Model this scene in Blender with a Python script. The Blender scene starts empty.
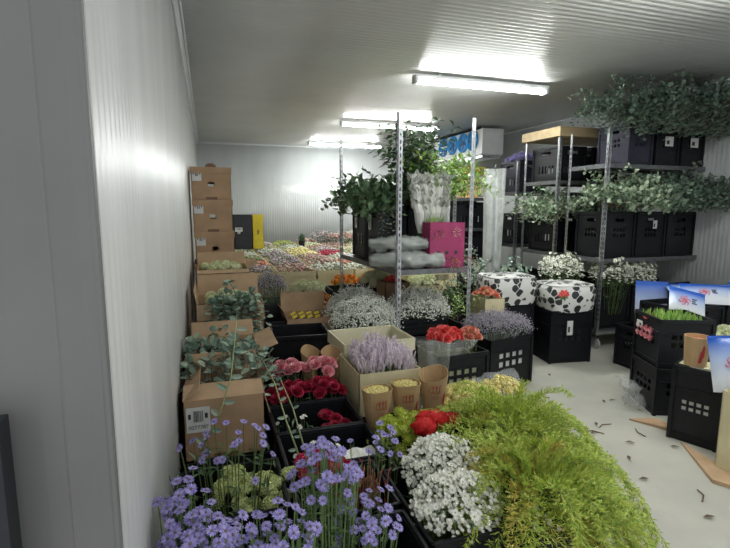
import bpy, math, random
from mathutils import Vector, Matrix, noise
C = bpy.context.scene.collection
S = bpy.context.scene
PI = math.pi
R = random.Random(11)

# ---------------------------------------------------------------- camera
cam_d = bpy.data.cameras.new('camera')
cam = bpy.data.objects.new('camera', cam_d); C.objects.link(cam)
cam_d.sensor_width = 36; cam_d.lens = 480 / 730 * 36; cam_d.clip_start = .02
yaw, pit, rol = [math.radians(a) for a in (18.1, 7.95, .15)]
F = Vector((math.sin(yaw)*math.cos(pit), math.cos(yaw)*math.cos(pit), -math.sin(pit)))
r0 = Vector((math.cos(yaw), -math.sin(yaw), 0)); u0 = r0.cross(F)
rr = r0*math.cos(rol) + u0*math.sin(rol); uu = u0*math.cos(rol) - r0*math.sin(rol)
cam.matrix_world = Matrix(((rr.x, uu.x, -F.x, 0), (rr.y, uu.y, -F.y, 0), (rr.z, uu.z, -F.z, 1.5), (0, 0, 0, 1)))
S.camera = cam
# ---------------------------------------------------------------- world and exposure
w = bpy.data.worlds.new('world'); S.world = w; w.use_nodes = True
w.node_tree.nodes['Background'].inputs[0].default_value = (.95, .97, 1, 1)
w.node_tree.nodes['Background'].inputs[1].default_value = .80
S.view_settings.view_transform = 'Standard'; S.view_settings.look = 'None'
S.view_settings.gamma = 1; S.view_settings.use_curve_mapping = False
S.view_settings.exposure = 0.25
LAMP_EMIT = 90.0
S.cycles.use_denoising = True
S.cycles.max_bounces = 8

# ---------------------------------------------------------------- materials
def mat(name, col, rough=.6, metal=0, vary=0, vscale=20, col2=None, bump=0, bscale=60, island=None, emit=0,
        alpha=1, trans=0, spec=.5, stretch=None, sss=0):
    m = bpy.data.materials.new(name); m.use_nodes = True
    nt = m.node_tree; n = nt.nodes; l = nt.links; b = n['Principled BSDF']
    col = tuple(col) + (1,)
    b.inputs['Base Color'].default_value = col
    b.inputs['Roughness'].default_value = rough; b.inputs['Metallic'].default_value = metal
    b.inputs['Specular IOR Level'].default_value = spec
    b.inputs['Alpha'].default_value = alpha; b.inputs['Transmission Weight'].default_value = trans
    if emit:
        b.inputs['Emission Color'].default_value = col; b.inputs['Emission Strength'].default_value = emit
    tc = n.new('ShaderNodeTexCoord'); mp = n.new('ShaderNodeMapping'); l.new(tc.outputs['Object'], mp.inputs[0])
    if stretch: mp.inputs['Scale'].default_value = stretch
    out = None
    if island:                                                     # several colours, one per flower or leaf
        g = n.new('ShaderNodeNewGeometry'); r = n.new('ShaderNodeValToRGB')
        oi = n.new('ShaderNodeObjectInfo'); ad = n.new('ShaderNodeMath'); ad.operation = 'ADD'
        fr = n.new('ShaderNodeMath'); fr.operation = 'FRACT'
        l.new(g.outputs['Random Per Island'], ad.inputs[0]); l.new(oi.outputs['Random'], ad.inputs[1]); l.new(ad.outputs[0], fr.inputs[0])
        l.new(fr.outputs[0], r.inputs[0])
        cr = r.color_ramp; cols = [col[:3]] + [tuple(c) for c in island]
        cr.interpolation = 'LINEAR'
        while len(cr.elements) < len(cols): cr.elements.new(.5)
        for i, c in enumerate(cols):
            cr.elements[i].position = i/(len(cols)-1); cr.elements[i].color = c + (1,)
        out = r.outputs[0]
    if vary or col2:
        t = n.new('ShaderNodeTexNoise'); t.inputs['Scale'].default_value = vscale; t.inputs['Detail'].default_value = 5
        l.new(mp.outputs[0], t.inputs['Vector'])
        r = n.new('ShaderNodeValToRGB'); l.new(t.outputs[0], r.inputs[0])
        a = col[:3]; c2 = col2 or tuple(x*(1-vary) for x in a)
        r.color_ramp.elements[0].position = .35; r.color_ramp.elements[1].position = .65
        r.color_ramp.elements[0].color = tuple(c2) + (1,); r.color_ramp.elements[1].color = a + (1,)
        if out is None: out = r.outputs[0]
    if out is not None: l.new(out, b.inputs['Base Color'])
    if bump:
        t = n.new('ShaderNodeTexNoise'); t.inputs['Scale'].default_value = bscale; t.inputs['Detail'].default_value = 4
        l.new(mp.outputs[0], t.inputs['Vector'])
        bp = n.new('ShaderNodeBump'); bp.inputs['Strength'].default_value = bump; bp.inputs['Distance'].default_value = .01
        l.new(t.outputs[0], bp.inputs['Height']); l.new(bp.outputs[0], b.inputs['Normal'])
    return m
M = {}
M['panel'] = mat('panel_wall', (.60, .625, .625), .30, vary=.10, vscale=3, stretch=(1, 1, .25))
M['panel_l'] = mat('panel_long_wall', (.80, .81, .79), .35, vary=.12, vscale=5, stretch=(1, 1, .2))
M['ceil'] = mat('panel_ceiling', (.76, .765, .745), .28, vary=.07, vscale=2)
M['cove'] = mat('cove_plastic', (.62, .64, .66), .35, vary=.1, vscale=6)
M['jamb'] = mat('jamb_paint', (.172, .174, .168), .5, vary=.10, vscale=4, bump=.05, bscale=8)
M['dark_fill'] = mat('dark_fill', (.02, .025, .03), .7, vary=.3, vscale=9)
M['floor'] = mat('floor_concrete', (.52, .51, .44), .5, col2=(.42, .415, .365), vscale=2.2, bump=.15, bscale=40)
M['black'] = mat('black_plastic', (.009, .010, .013), .48, spec=.30, vary=.3, vscale=30, bump=.04, bscale=90)
M['slate'] = mat('slate_plastic', (.030, .031, .037), .48, spec=.3, vary=.3, vscale=20)
M['navy'] = mat('navy_plastic', (.028, .028, .046), .48, spec=.3, vary=.3, vscale=20)
M['metal'] = mat('galvanised_metal', (.50, .52, .54), .36, .85, vary=.3, vscale=30)
M['darkmetal'] = mat('dark_metal', (.20, .21, .22), .45, .7, vary=.3, vscale=30)
M['rubber'] = mat('rubber', (.05, .05, .05), .7, vary=.3, vscale=30)
M['wheel'] = mat('wheel_nylon', (.55, .55, .53), .5, vary=.3, vscale=30)
M['kraft'] = mat('kraft_board', (.46, .30, .175), .75, vary=.18, vscale=8, bump=.05)
M['kraft_d'] = mat('kraft_board_dark', (.25, .145, .08), .75, vary=.2, vscale=8)
M['kraft_l'] = mat('kraft_inner', (.50, .34, .20), .8, vary=.18, vscale=8)
M['yboard'] = mat('yellow_board', (.76, .68, .42), .7, vary=.14, vscale=8)
M['beige'] = mat('beige_board', (.76, .72, .52), .65, vary=.1, vscale=6)
M['cone'] = mat('cone_paper', (.52, .35, .18), .7, vary=.12, vscale=14)
M['redprint'] = mat('red_print', (.50, .035, .04), .6, vary=.3, vscale=80)
M['wood'] = mat('pale_wood', (.55, .42, .24), .6, vary=.25, vscale=14, stretch=(.2, 1, 1))
M['white'] = mat('white_paper', (.72, .72, .70), .6, vary=.06, vscale=20)
M['ink'] = mat('ink', (.05, .05, .06), .6, vary=.2, vscale=20)
M['ac'] = mat('ac_casing', (.66, .68, .70), .4, vary=.08, vscale=8)
M['fanblue'] = mat('fan_blue', (.02, .26, .62), .4, vary=.2, vscale=20)
M['fandark'] = mat('fan_dark', (.01, .04, .12), .5, vary=.2, vscale=20)
M['lamp_body'] = mat('lamp_body', (.75, .76, .76), .4, vary=.05, vscale=10)
M['tube'] = mat('lamp_glow', (.975, 1, .975), .4, emit=LAMP_EMIT)
M['plastic'] = mat('clear_film', (.80, .84, .82), .12, alpha=.40, bump=1.0, bscale=34, vary=.2, vscale=12)
M['film_thin'] = mat('thin_film', (.85, .88, .86), .10, alpha=.20, bump=.9, bscale=30, vary=.2, vscale=12)
M['bundle'] = mat('bundled_greens', (.36, .42, .35), .6, vary=.6, vscale=38, bump=1, bscale=44)
M['magenta'] = mat('magenta_board', (.34, .03, .12), .5, vary=.15, vscale=10)
M['peach'] = mat('peach_board', (.80, .48, .22), .6, vary=.15, vscale=10)
M['pinklogo'] = mat('pink_print', (.75, .16, .24), .5, vary=.2, vscale=60)
M['paleprint'] = mat('pale_print', (.85, .55, .50), .5, vary=.15, vscale=40)
M['yprint'] = mat('yellow_print', (.75, .58, .03), .5, vary=.15, vscale=30)
M['blackboard'] = mat('black_board', (.02, .022, .028), .5, vary=.3, vscale=20)
M['tape'] = mat('brown_tape', (.16, .08, .04), .35, vary=.2, vscale=20)

def leafmat(name, a, b, c=None, rough=.5):
    return mat(name, a, rough, island=[b] + ([c] if c else []) + [a])
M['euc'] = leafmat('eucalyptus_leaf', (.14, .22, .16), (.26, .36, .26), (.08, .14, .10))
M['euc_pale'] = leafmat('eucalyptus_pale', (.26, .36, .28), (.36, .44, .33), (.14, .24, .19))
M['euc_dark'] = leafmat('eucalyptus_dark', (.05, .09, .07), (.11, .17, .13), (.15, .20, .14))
M['euc_lit'] = leafmat('eucalyptus_lit', (.30, .40, .25), (.11, .20, .13), (.50, .58, .42))  # brighter copy of the leaf greens, painted for the lit side
M['ruscus'] = leafmat('ruscus_leaf', (.10, .19, .09), (.17, .28, .14), (.05, .11, .05), .32)
M['bright'] = leafmat('bright_leaf', (.28, .48, .08), (.14, .34, .06), (.44, .64, .18), .38)
M['leaf'] = leafmat('leaf_green', (.08, .15, .05), (.14, .22, .08), (.04, .09, .03))
M['stem'] = mat('stem_green', (.14, .22, .07), .6, vary=.3, vscale=20)
M['stem_pale'] = mat('stem_pale', (.38, .44, .20), .5, vary=.2, vscale=20)
M['twig'] = mat('twig_brown', (.14, .09, .05), .7, vary=.3, vscale=20)
M['frond'] = leafmat('frond_green', (.42, .54, .07), (.24, .40, .05), (.60, .64, .12), .5)
M['frond_y'] = leafmat('frond_yellow', (.68, .60, .12), (.50, .48, .08), (.42, .32, .06), .5)
def pet(name, *cols): return mat(name, cols[0], .6, island=list(cols[1:]) + [cols[0]])
M['aster'] = pet('aster_petal', (.27, .23, .54), (.42, .38, .70), (.19, .16, .44))
M['aster_c'] = mat('aster_centre', (.22, .16, .16), .8, vary=.3, vscale=90)
M['wpetal'] = pet('white_petal', (.90, .90, .82), (.78, .79, .68))
M['wcentre'] = mat('daisy_centre', (.50, .50, .12), .8, vary=.2, vscale=90)
M['rose_p'] = pet('pink_rose', (.84, .34, .38), (.90, .50, .52), (.72, .22, .28))
M['rose_r'] = pet('red_rose', (.42, .012, .05), (.55, .03, .09), (.28, .01, .03))
M['red'] = mat('celosia_red', (.72, .01, .01), .7, col2=(.50, .004, .004), vscale=70, bump=.6, bscale=160)
M['coral'] = pet('coral_petal', (.85, .10, .10), (.90, .24, .18), (.70, .05, .07))
M['lime'] = pet('lime_petal', (.50, .58, .06), (.62, .68, .14), (.34, .44, .05))
M['yel'] = pet('yellow_petal', (.88, .80, .36), (.92, .86, .52), (.80, .70, .24))
M['cream'] = pet('cream_petal', (.74, .76, .50), (.60, .66, .32), (.82, .83, .66))
M['orange'] = pet('orange_petal', (.85, .36, .04), (.90, .52, .10), (.80, .22, .04))
M['pinkmix'] = pet('pink_mix', (.58, .30, .30), (.74, .56, .50), (.42, .20, .22), (.40, .42, .26))
M['whitemix'] = pet('white_mix', (.75, .76, .68), (.55, .60, .45), (.82, .82, .76))
M['purplemix'] = pet('purple_mix', (.46, .36, .46), (.64, .56, .58), (.32, .24, .32), (.36, .40, .26))
M['violet'] = pet('violet_petal', (.36, .06, .50), (.60, .10, .52), (.20, .04, .36))
M['salmon'] = pet('salmon_petal', (.78, .30, .20), (.85, .45, .32), (.62, .18, .12))
M['crimson'] = pet('crimson_petal', (.50, .01, .07), (.35, .01, .04), (.62, .05, .12))
M['greenmix'] = pet('green_mix', (.38, .42, .22), (.56, .58, .38), (.24, .30, .14))
M['gyp'] = mat('gypsophila_dot', (.90, .92, .84), .7, vary=.2, vscale=20)
M['gypstem'] = mat('gypsophila_stem', (.13, .19, .11), .7, vary=.3, vscale=20)
M['limon'] = pet('limonium_dot', (.40, .37, .42), (.54, .52, .55), (.30, .25, .38))
M['statice'] = pet('statice_spike', (.92, .84, .90), (.94, .92, .92), (.86, .72, .84))
M['glad'] = pet('white_sleeve', (.62, .63, .58), (.74, .75, .71), (.46, .48, .42))
M['dry'] = pet('dry_stalk', (.34, .14, .09), (.48, .26, .16), (.42, .05, .07))

def gradient_bag():
    m = mat('blue_bag_print', (.02, .10, .55), .25, bump=.25, bscale=14)
    n = m.node_tree.nodes; l = m.node_tree.links
    tc = n.new('ShaderNodeTexCoord'); sp = n.new('ShaderNodeSeparateXYZ'); l.new(tc.outputs['Generated'], sp.inputs[0])
    mr = n.new('ShaderNodeMapRange'); mr.inputs[1].default_value = .22; mr.inputs[2].default_value = .95
    l.new(sp.outputs['Z'], mr.inputs[0])
    r = n.new('ShaderNodeValToRGB'); l.new(mr.outputs[0], r.inputs[0])
    r.color_ramp.elements[0].color = (.66, .69, .74, 1); r.color_ramp.elements[1].color = (.02, .11, .50, 1)
    e = r.color_ramp.elements.new(.5); e.color = (.42, .52, .74, 1)
    l.new(r.outputs[0], n['Principled BSDF'].inputs['Base Color'])
    return m
M['bag'] = gradient_bag()
def pebble():
    m = mat('pebble_print', (.75, .75, .73), .3, bump=.2, bscale=10)
    n = m.node_tree.nodes; l = m.node_tree.links
    tc = n.new('ShaderNodeTexCoord')
    v = n.new('ShaderNodeTexVoronoi'); v.inputs['Scale'].default_value = 15.5; l.new(tc.outputs['Object'], v.inputs['Vector'])
    d = n.new('ShaderNodeTexVoronoi'); d.feature = 'DISTANCE_TO_EDGE'; d.inputs['Scale'].default_value = 15.5; l.new(tc.outputs['Object'], d.inputs['Vector'])
    sp = n.new('ShaderNodeSeparateColor'); l.new(v.outputs['Color'], sp.inputs[0])
    a = n.new('ShaderNodeMath'); a.operation = 'GREATER_THAN'; a.inputs[1].default_value = .30; l.new(sp.outputs[0], a.inputs[0])
    e = n.new('ShaderNodeMath'); e.operation = 'LESS_THAN'; e.inputs[1].default_value = .60; l.new(v.outputs['Distance'], e.inputs[0])
    g = n.new('ShaderNodeMath'); g.operation = 'GREATER_THAN'; g.inputs[1].default_value = .05; l.new(d.outputs['Distance'], g.inputs[0])
    b = n.new('ShaderNodeMath'); b.operation = 'MULTIPLY'; l.new(e.outputs[0], b.inputs[0]); l.new(g.outputs[0], b.inputs[1])
    c = n.new('ShaderNodeMath'); c.operation = 'MULTIPLY'; l.new(a.outputs[0], c.inputs[0]); l.new(b.outputs[0], c.inputs[1])
    mx = n.new('ShaderNodeMix'); mx.data_type = 'RGBA'; l.new(c.outputs[0], mx.inputs[0])
    mx.inputs[6].default_value = (.76, .76, .73, 1); mx.inputs[7].default_value = (.035, .04, .04, 1)
    l.new(mx.outputs[2], n['Principled BSDF'].inputs['Base Color'])
    return m
M['pebble'] = pebble()

# ---------------------------------------------------------------- mesh helpers
class MB:
    def __init__(s): s.v = []; s.f = []; s.m = []; s.T = None
    def add(s, vs, fs, mi=0):
        o = len(s.v)
        if s.T: vs = [s.T @ Vector(p) for p in vs]
        s.v += [tuple(p) for p in vs]; s.f += [tuple(i+o for i in f) for f in fs]; s.m += [mi]*len(fs)
    def box(s, x0, y0, z0, x1, y1, z1, mi=0):
        s.add([(x0,y0,z0),(x1,y0,z0),(x1,y1,z0),(x0,y1,z0),(x0,y0,z1),(x1,y0,z1),(x1,y1,z1),(x0,y1,z1)],
              [(0,3,2,1),(4,5,6,7),(0,1,5,4),(1,2,6,5),(2,3,7,6),(3,0,4,7)], mi)
    def bar(s, a, b, r=.005, n=4, mi=0, r2=None):
        s.tube([a, b], r, n, mi, r2)
    def tube(s, pts, r=.005, n=4, mi=0, r2=None, cap=True):
        pts = [Vector(p) for p in pts]; k = len(pts); vs = []; fs = []
        for i, p in enumerate(pts):
            d = (pts[min(i+1, k-1)] - pts[max(i-1, 0)])
            d = d.normalized() if d.length > 1e-9 else Vector((0, 0, 1))
            a = d.cross(Vector((0, 0, 1)) if abs(d.z) < .9 else Vector((1, 0, 0))).normalized(); b = d.cross(a)
            rad = r if r2 is None else r + (r2-r)*i/(k-1)
            for j in range(n):
                t = 2*PI*j/n; vs.append(p + a*math.cos(t)*rad + b*math.sin(t)*rad)
        for i in range(k-1):
            for j in range(n):
                fs.append((i*n+j, i*n+(j+1) % n, (i+1)*n+(j+1) % n, (i+1)*n+j))
        if cap: fs += [tuple(range(n-1, -1, -1)), tuple(range((k-1)*n, k*n))]
        s.add(vs, fs, mi)
    def lathe(s, prof, c=(0,0,0), n=16, mi=0, cap=True):
        vs = []; fs = []; k = len(prof)
        for r, z in prof:
            for j in range(n):
                t = 2*PI*j/n; vs.append((c[0]+r*math.cos(t), c[1]+r*math.sin(t), c[2]+z))
        for i in range(k-1):
            for j in range(n): fs.append((i*n+j, i*n+(j+1) % n, (i+1)*n+(j+1) % n, (i+1)*n+j))
        if cap: fs += [tuple(range(n-1, -1, -1)), tuple(range((k-1)*n, k*n))]
        s.add(vs, fs, mi)
    def holed(s, o, u, v, W, H, t, holes, mi=0):                    # a wall with real openings; t = thickness vector
        o, u, v, t = Vector(o), Vector(u), Vector(v), Vector(t)
        us = sorted({0, W} | {h[0] for h in holes} | {h[2] for h in holes})
        vv = sorted({0, H} | {h[1] for h in holes} | {h[3] for h in holes})
        def solid(i, j):
            if i < 0 or j < 0 or i >= len(us)-1 or j >= len(vv)-1: return False
            cu, cv = (us[i]+us[i+1])/2, (vv[j]+vv[j+1])/2
            return not any(h[0] < cu < h[2] and h[1] < cv < h[3] for h in holes)
        for i in range(len(us)-1):
            for j in range(len(vv)-1):
                if not solid(i, j): continue
                a = o+u*us[i]+v*vv[j]; b = o+u*us[i+1]+v*vv[j]; c = o+u*us[i+1]+v*vv[j+1]; d = o+u*us[i]+v*vv[j+1]
                fs = [(0,1,2,3), (7,6,5,4)]
                for k, (ni, nj) in enumerate(((i, j-1), (i+1, j), (i, j+1), (i-1, j))):
                    if not solid(ni, nj): fs.append((k, k+4, (k+1) % 4+4, (k+1) % 4))
                s.add([a, b, c, d, a+t, b+t, c+t, d+t], fs, mi)
    def leaf(s, p, d, side, L, W, fold=.25, round_=False, mi=0, droop=0):
        p = Vector(p); d = Vector(d).normalized(); a = d.cross(Vector(side))
        a = a.normalized() if a.length > 1e-6 else d.orthogonal().normalized()
        n = a.cross(d)
        tip = p + d*L - n*droop*L
        if round_:
            q = [p, p+d*L*.28+a*W*.46+n*fold*W, p+d*L*.72+a*W*.42+n*fold*W, tip, p+d*L*.72-a*W*.42+n*fold*W, p+d*L*.28-a*W*.46+n*fold*W]
            s.add(q, [(0,1,2,3), (0,3,4,5)], mi)
        else:
            q = [p, p+d*L*.45+a*W*.5+n*fold*W, tip, p+d*L*.45-a*W*.5+n*fold*W]
            s.add(q, [(0,1,2), (0,2,3)], mi)
    def blob(s, c, r, mi=0, sq=1, tw=0):                            # small faceted bud
        x, y, z = c; q = []
        for i in range(5):
            t = 2*PI*i/5+tw; q.append((x+r*math.cos(t), y+r*math.sin(t), z-.15*r*sq))
        for i in range(5):
            t = 2*PI*(i+.5)/5+tw; q.append((x+.75*r*math.cos(t), y+.75*r*math.sin(t), z+.5*r*sq))
        q += [(x, y, z-.8*r*sq), (x, y, z+.8*r*sq)]
        fs = []
        for i in range(5):
            j = (i+1) % 5; fs += [(i, j, 5+i), (j, 5+j, 5+i), (10, j, i), (5+i, 5+j, 11)]
        s.add(q, fs, mi)
    def octa(s, c, r, mi=0):
        x, y, z = c
        s.add([(x+r,y,z),(x,y+r,z),(x-r,y,z),(x,y-r,z),(x,y,z+r),(x,y,z-r)],
              [(0,1,4),(1,2,4),(2,3,4),(3,0,4),(1,0,5),(2,1,5),(3,2,5),(0,3,5)], mi)
    def mesh(s, name, mats, smooth=False):
        me = bpy.data.meshes.new(name); me.from_pydata(s.v, [], s.f)
        for m in (mats if isinstance(mats, (list, tuple)) else [mats]): me.materials.append(m)
        if any(s.m): me.polygons.foreach_set('material_index', s.m)
        if smooth: me.polygons.foreach_set('use_smooth', [True]*len(s.f))
        me.update(); return me
    def build(s, name, mats, parent=None, smooth=False, loc=None, bevel=0):
        o = bpy.data.objects.new(name, s.mesh(name, mats, smooth)); C.objects.link(o)
        if parent: o.parent = parent
        if loc: o.location = loc
        if bevel:
            b = o.modifiers.new('edge', 'BEVEL'); b.width = bevel; b.segments = 2; b.limit_method = 'ANGLE'
        return o
def tag(o, label=None, cat=None, group=None, kind=None):
    if label: o['label'] = label
    if cat: o['category'] = cat
    if group: o['group'] = group
    if kind: o['kind'] = kind
    return o
def empty(name, loc=(0,0,0), rz=0, rx=0, ry=0):
    o = bpy.data.objects.new(name, None); C.objects.link(o); o.location = loc; o.rotation_euler = (rx, ry, rz)
    o.empty_display_size = .05; return o
def child(me, name, parent, loc=(0,0,0), rot=(0,0,0), sc=1):
    o = bpy.data.objects.new(name, me); C.objects.link(o); o.parent = parent
    o.location = loc; o.rotation_euler = rot; o.scale = (sc, sc, sc) if not isinstance(sc, tuple) else sc
    return o
def kids(o): return [c for c in bpy.data.objects if c.parent == o]
def copy_tree(o, parent=None):
    def rec(a, par):
        c = a.copy(); C.objects.link(c)
        if par: c.parent = par
        for ch in KID.get(a.name, None) or []: rec(ch, c)
        return c
    KID = {}
    for x in bpy.data.objects:
        if x.parent: KID.setdefault(x.parent.name, []).append(x)
    return rec(o, parent)
def text(s, size, m, parent, loc, rot, name='lettering', ext=.0005, sx=1):
    cu = bpy.data.curves.new(name, 'FONT'); cu.body = s; cu.size = size; cu.extrude = ext; cu.align_x = 'CENTER'; cu.align_y = 'CENTER'
    cu.materials.append(m); o = bpy.data.objects.new(name, cu); C.objects.link(o); o.parent = parent
    me = bpy.data.meshes.new_from_object(o); me.name = name
    bpy.data.objects.remove(o); o = bpy.data.objects.new(name, me); C.objects.link(o); o.parent = parent
    o.location = loc; o.rotation_euler = rot; return o

# ---------------------------------------------------------------- the cold store
XL, XR, YB, H = -.16, 5.2, 10.7, 2.82
def ribbed(name, m, o, u, v, nrm, L, W, pitch, amp, sub=6):         # sheet whose ribs run along v
    o, u, v, nrm = map(Vector, (o, u, v, nrm)); mb = MB(); n = int(L/pitch*sub); vs = []; fs = []
    for i in range(n+1):
        x = L*i/n; h = amp*math.sin(2*PI*x/pitch)
        seam = abs((x/1.1) % 1 - .5) < .004
        p = o+u*x+nrm*(h - (.003 if seam else 0)); vs += [p, p+v*W]
    for i in range(n): fs.append((2*i, 2*i+2, 2*i+3, 2*i+1) if u.cross(v).dot(nrm) > 0 else (2*i+1, 2*i+3, 2*i+2, 2*i))
    mb.add(vs, fs); ob = mb.build(name, m, smooth=True); ob['kind'] = 'structure'
    so = ob.modifiers.new('depth', 'SOLIDIFY'); so.thickness = .04; so.offset = -1
    return ob
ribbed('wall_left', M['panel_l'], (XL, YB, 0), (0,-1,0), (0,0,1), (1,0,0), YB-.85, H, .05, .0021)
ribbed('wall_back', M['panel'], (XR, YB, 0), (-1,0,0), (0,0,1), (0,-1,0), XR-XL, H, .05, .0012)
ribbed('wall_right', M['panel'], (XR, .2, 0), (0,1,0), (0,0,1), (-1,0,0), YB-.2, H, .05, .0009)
ribbed('ceiling', M['ceil'], (XL-.3, .2, H), (0,1,0), (1,0,0), (0,0,-1), YB-.2, XR-XL+.3, .06, .0024)
mb = MB(); mb.box(XL-1, -1, -.05, XR, YB, 0); f = mb.build('floor', M['floor']); f['kind'] = 'structure'
mb = MB(); mb.tube([(XL+.005, .86, H-.035), (XL+.005, YB, H-.035)], .012, 8); mb.tube([(XL+.045, .86, H-.006), (XL+.045, YB, H-.006)], .012, 8)
mb.add([(XL, .86, H-.045), (XL+.055, .86, H), (XL+.055, YB, H), (XL, YB, H-.045)], [(0,1,2,3)]); mb.build('trim_1', M['cove'])['kind'] = 'structure'
mb = MB(); mb.box(XL, YB-.035, H-.03, XR, YB, H); mb.build('trim_2', M['cove'])['kind'] = 'structure'
# doorway jamb: a folded sheet profile with shallow steps, standing beside the lens
prof = [(-.1605, .855), (-.1615, .836), (-.1635, .834), (-.168, .834), (-.172, .8365), (-.190, .8385), (-.226, .8375), (-.229, .836), (-.232, .8375), (-.262, .840), (-.40, .860), (-.40, .92), (-.21, .92)]
mb = MB(); n = len(prof)
mb.add([(x, y, 0) for x, y in prof] + [(x, y, 2.82) for x, y in prof], [(i, (i+1) % n, n+(i+1) % n, n+i) for i in range(n)])
mb.build('trim_3', M['jamb'])['kind'] = 'structure'
mb = MB(); mb.box(-.36, .78, 0, -.297, .82, 1.19)  # solid dark strip standing in for the dark beyond the jamb
mb.build('trim_4', M['dark_fill'])['kind'] = 'structure'

# ---------------------------------------------------------------- lamps
def lamp_proto():
    t = empty('ceiling_lamp'); L = 1.56
    mb = MB(); mb.box(-L/2, -.05, .045, L/2, .05, .075); mb.box(-L/2+.02, -.04, .03, L/2-.02, .04, .046)
    mb.build('housing', M['lamp_body'], t, bevel=.004)
    mb = MB()
    for y in (-.022, .022): mb.tube([(-L/2+.04, y, .012), (L/2-.04, y, .012)], .014, 10)
    mb.build('tube', M['tube'], t, smooth=True)
    for s in (-1, 1):
        mb = MB(); mb.box(s*L/2-.035 if s > 0 else -L/2, -.048, -.01, L/2 if s > 0 else -L/2+.035, .048, .05); mb.build('end_cap', M['lamp_body'], t, bevel=.006)
    for x in (-.5, .5):
        mb = MB(); mb.box(x-.015, -.02, .075, x+.015, .02, .10); mb.build('mounting_bracket', M['metal'], t)
    return t
lp = lamp_proto()
for i, (y, lab) in enumerate(((4.56, 'long twin-tube ceiling lamp, the largest one hanging before the first trolley'),
                              (7.22, 'twin-tube ceiling lamp, the middle one of the row behind the trolley post'),
                              (9.68, 'twin-tube ceiling lamp hanging closest to the back wall'),
                              (1.95, 'twin-tube ceiling lamp above the doorway end of the room'))):
    o = lp if i == 0 else copy_tree(lp)
    o.location = (2.74 if i else 2.77, y, H-.10); tag(o, lab, 'lamp', 'fluorescent ceiling lamps')

# ---------------------------------------------------------------- evaporator with four blue fans
def evaporator():
    t = empty('cooling_unit', (4.32, 7.08, 2.36)); tag(t, 'white ceiling cooling unit with four round blue fans', 'cooling unit')
    Lh, Hh, D = 1.75, .42, .40
    mb = MB(); mb.box(0, 0, 0, D, Lh, Hh); mb.build('casing', M['ac'], t, bevel=.01)
    mb = MB(); mb.box(.0, -.012, .02, D, 0, Hh); mb.build('end_panel', M['ac'], t, bevel=.004)
    mb = MB(); mb.box(.03, .02, -.05, D-.03, Lh-.02, -.001); mb.build('drip_tray', M['metal'], t)
    for x in (.05, D-.05):
        mb = MB(); mb.tube([(x, .1, Hh), (x, .1, .48)], .008, 6); mb.tube([(x, Lh-.1, Hh), (x, Lh-.1, .48)], .008, 6); mb.build('hanger_rod', M['metal'], t)
    for k in range(4):
        c = (.28, .60, .97, 1.34)[k]; fb = empty('fan'); fb.parent = t; fb.location = (-.002, c, .25); fb.rotation_euler = (0, -PI/2, 0)
        mb = MB(); mb.lathe([(.165, 0), (.165, .03), (.15, .035), (.14, .03), (.14, 0)], n=24, cap=False); mb.lathe([(0.001, .002), (.14, .002)], n=24, cap=False)
        mb.build('fan_ring', M['fanblue'], fb, smooth=True)
        mb = MB()
        for b in range(5):
            a = 2*PI*b/5+.3*k
            q = []
            for rr_, da, z in ((.035, 0, .012), (.12, .15, .016), (.12, .6, .006), (.04, .6, .004)):
                q.append((rr_*math.cos(a+da), rr_*math.sin(a+da), z))
            mb.add(q, [(0,1,2,3)], 0)
        mb.lathe([(.045, 0), (.045, .022), (.02, .028), (.001, .028)], n=14)
        mb.build('fan_blades', M['fandark'], fb)
        mb = MB()
        for q in (.06, .09, .12, .155):
            mb.tube([(q*math.cos(2*PI*j/20), q*math.sin(2*PI*j/20), .034) for j in range(21)], .0022, 4)
        for j in range(4): mb.bar((0, 0, .034), (  .155*math.cos(j*PI/2+.5), .155*math.sin(j*PI/2+.5), .034), .0025)
        mb.build('fan_guard', M['fanblue'], fb)
evaporator()

# ---------------------------------------------------------------- trolleys
def trolley(loc, W, L, Ht, shelves, label, rz=0, holes=True):
    """posts at (0,0) (W,0) (0,L) (W,L); W along x, L along y"""
    t = empty('flower_trolley', loc, rz); tag(t, label, 'trolley', 'metal flower trolleys')
    mb = MB(); mb.box(-.01, -.01, .16, W+.01, L+.01, .195); mb.build('base_frame', M['metal'], t, bevel=.003)
    mb = MB(); mb.box(.03, .03, .196, W-.03, L-.03, .204); mb.build('base_board', M['darkmetal'], t)
    for x in (0, W):
        for y in (0, L):
            sx = 1 if x == 0 else -1; sy = 1 if y == 0 else -1; p = .034; mb = MB()
            hl = [(.011, .12+.05*k, .023, .15+.05*k) for k in range(int((Ht-.4)/.05))] if holes else []
            mb.holed((x-p/2, y-sy*p/2, .2), (1,0,0), (0,0,1), p, Ht-.2, (0, sy*.004, 0), hl)
            mb.holed((x-sx*p/2, y-p/2, .2), (0,1,0), (0,0,1), p, Ht-.2, (sx*.004, 0, 0), hl)
            mb.build('post', M['metal'], t)
            cs = empty('caster'); cs.parent = t; cs.location = (x+sx*.05, y+sy*.05, 0)
            mb = MB(); mb.tube([(-.014, 0, .055), (.014, 0, .055)], .055, 18); mb.build('wheel', M['wheel'], cs, bevel=.004)
            mb = MB(); mb.box(-.022, -.02, .045, -.017, .02, .15); mb.box(.017, -.02, .045, .022, .02, .15); mb.box(-.022, -.025, .145, .022, .025, .16); mb.build('fork', M['metal'], cs)
    for z in shelves:
        mb = MB(); mb.box(.02, .02, z, W-.02, L-.02, z+.008)
        for a in ((-.005, -.012, W+.005, .008), (-.005, L-.008, W+.005, L+.012)): mb.box(a[0], a[1], z-.03, a[2], a[3], z+.012)
        for a in ((-.012, 0, .008, L), (W-.008, 0, W+.012, L)): mb.box(a[0], a[1], z-.03, a[2], a[3], z+.012)
        mb.build('shelf', M['darkmetal'], t)
    return t
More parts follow.
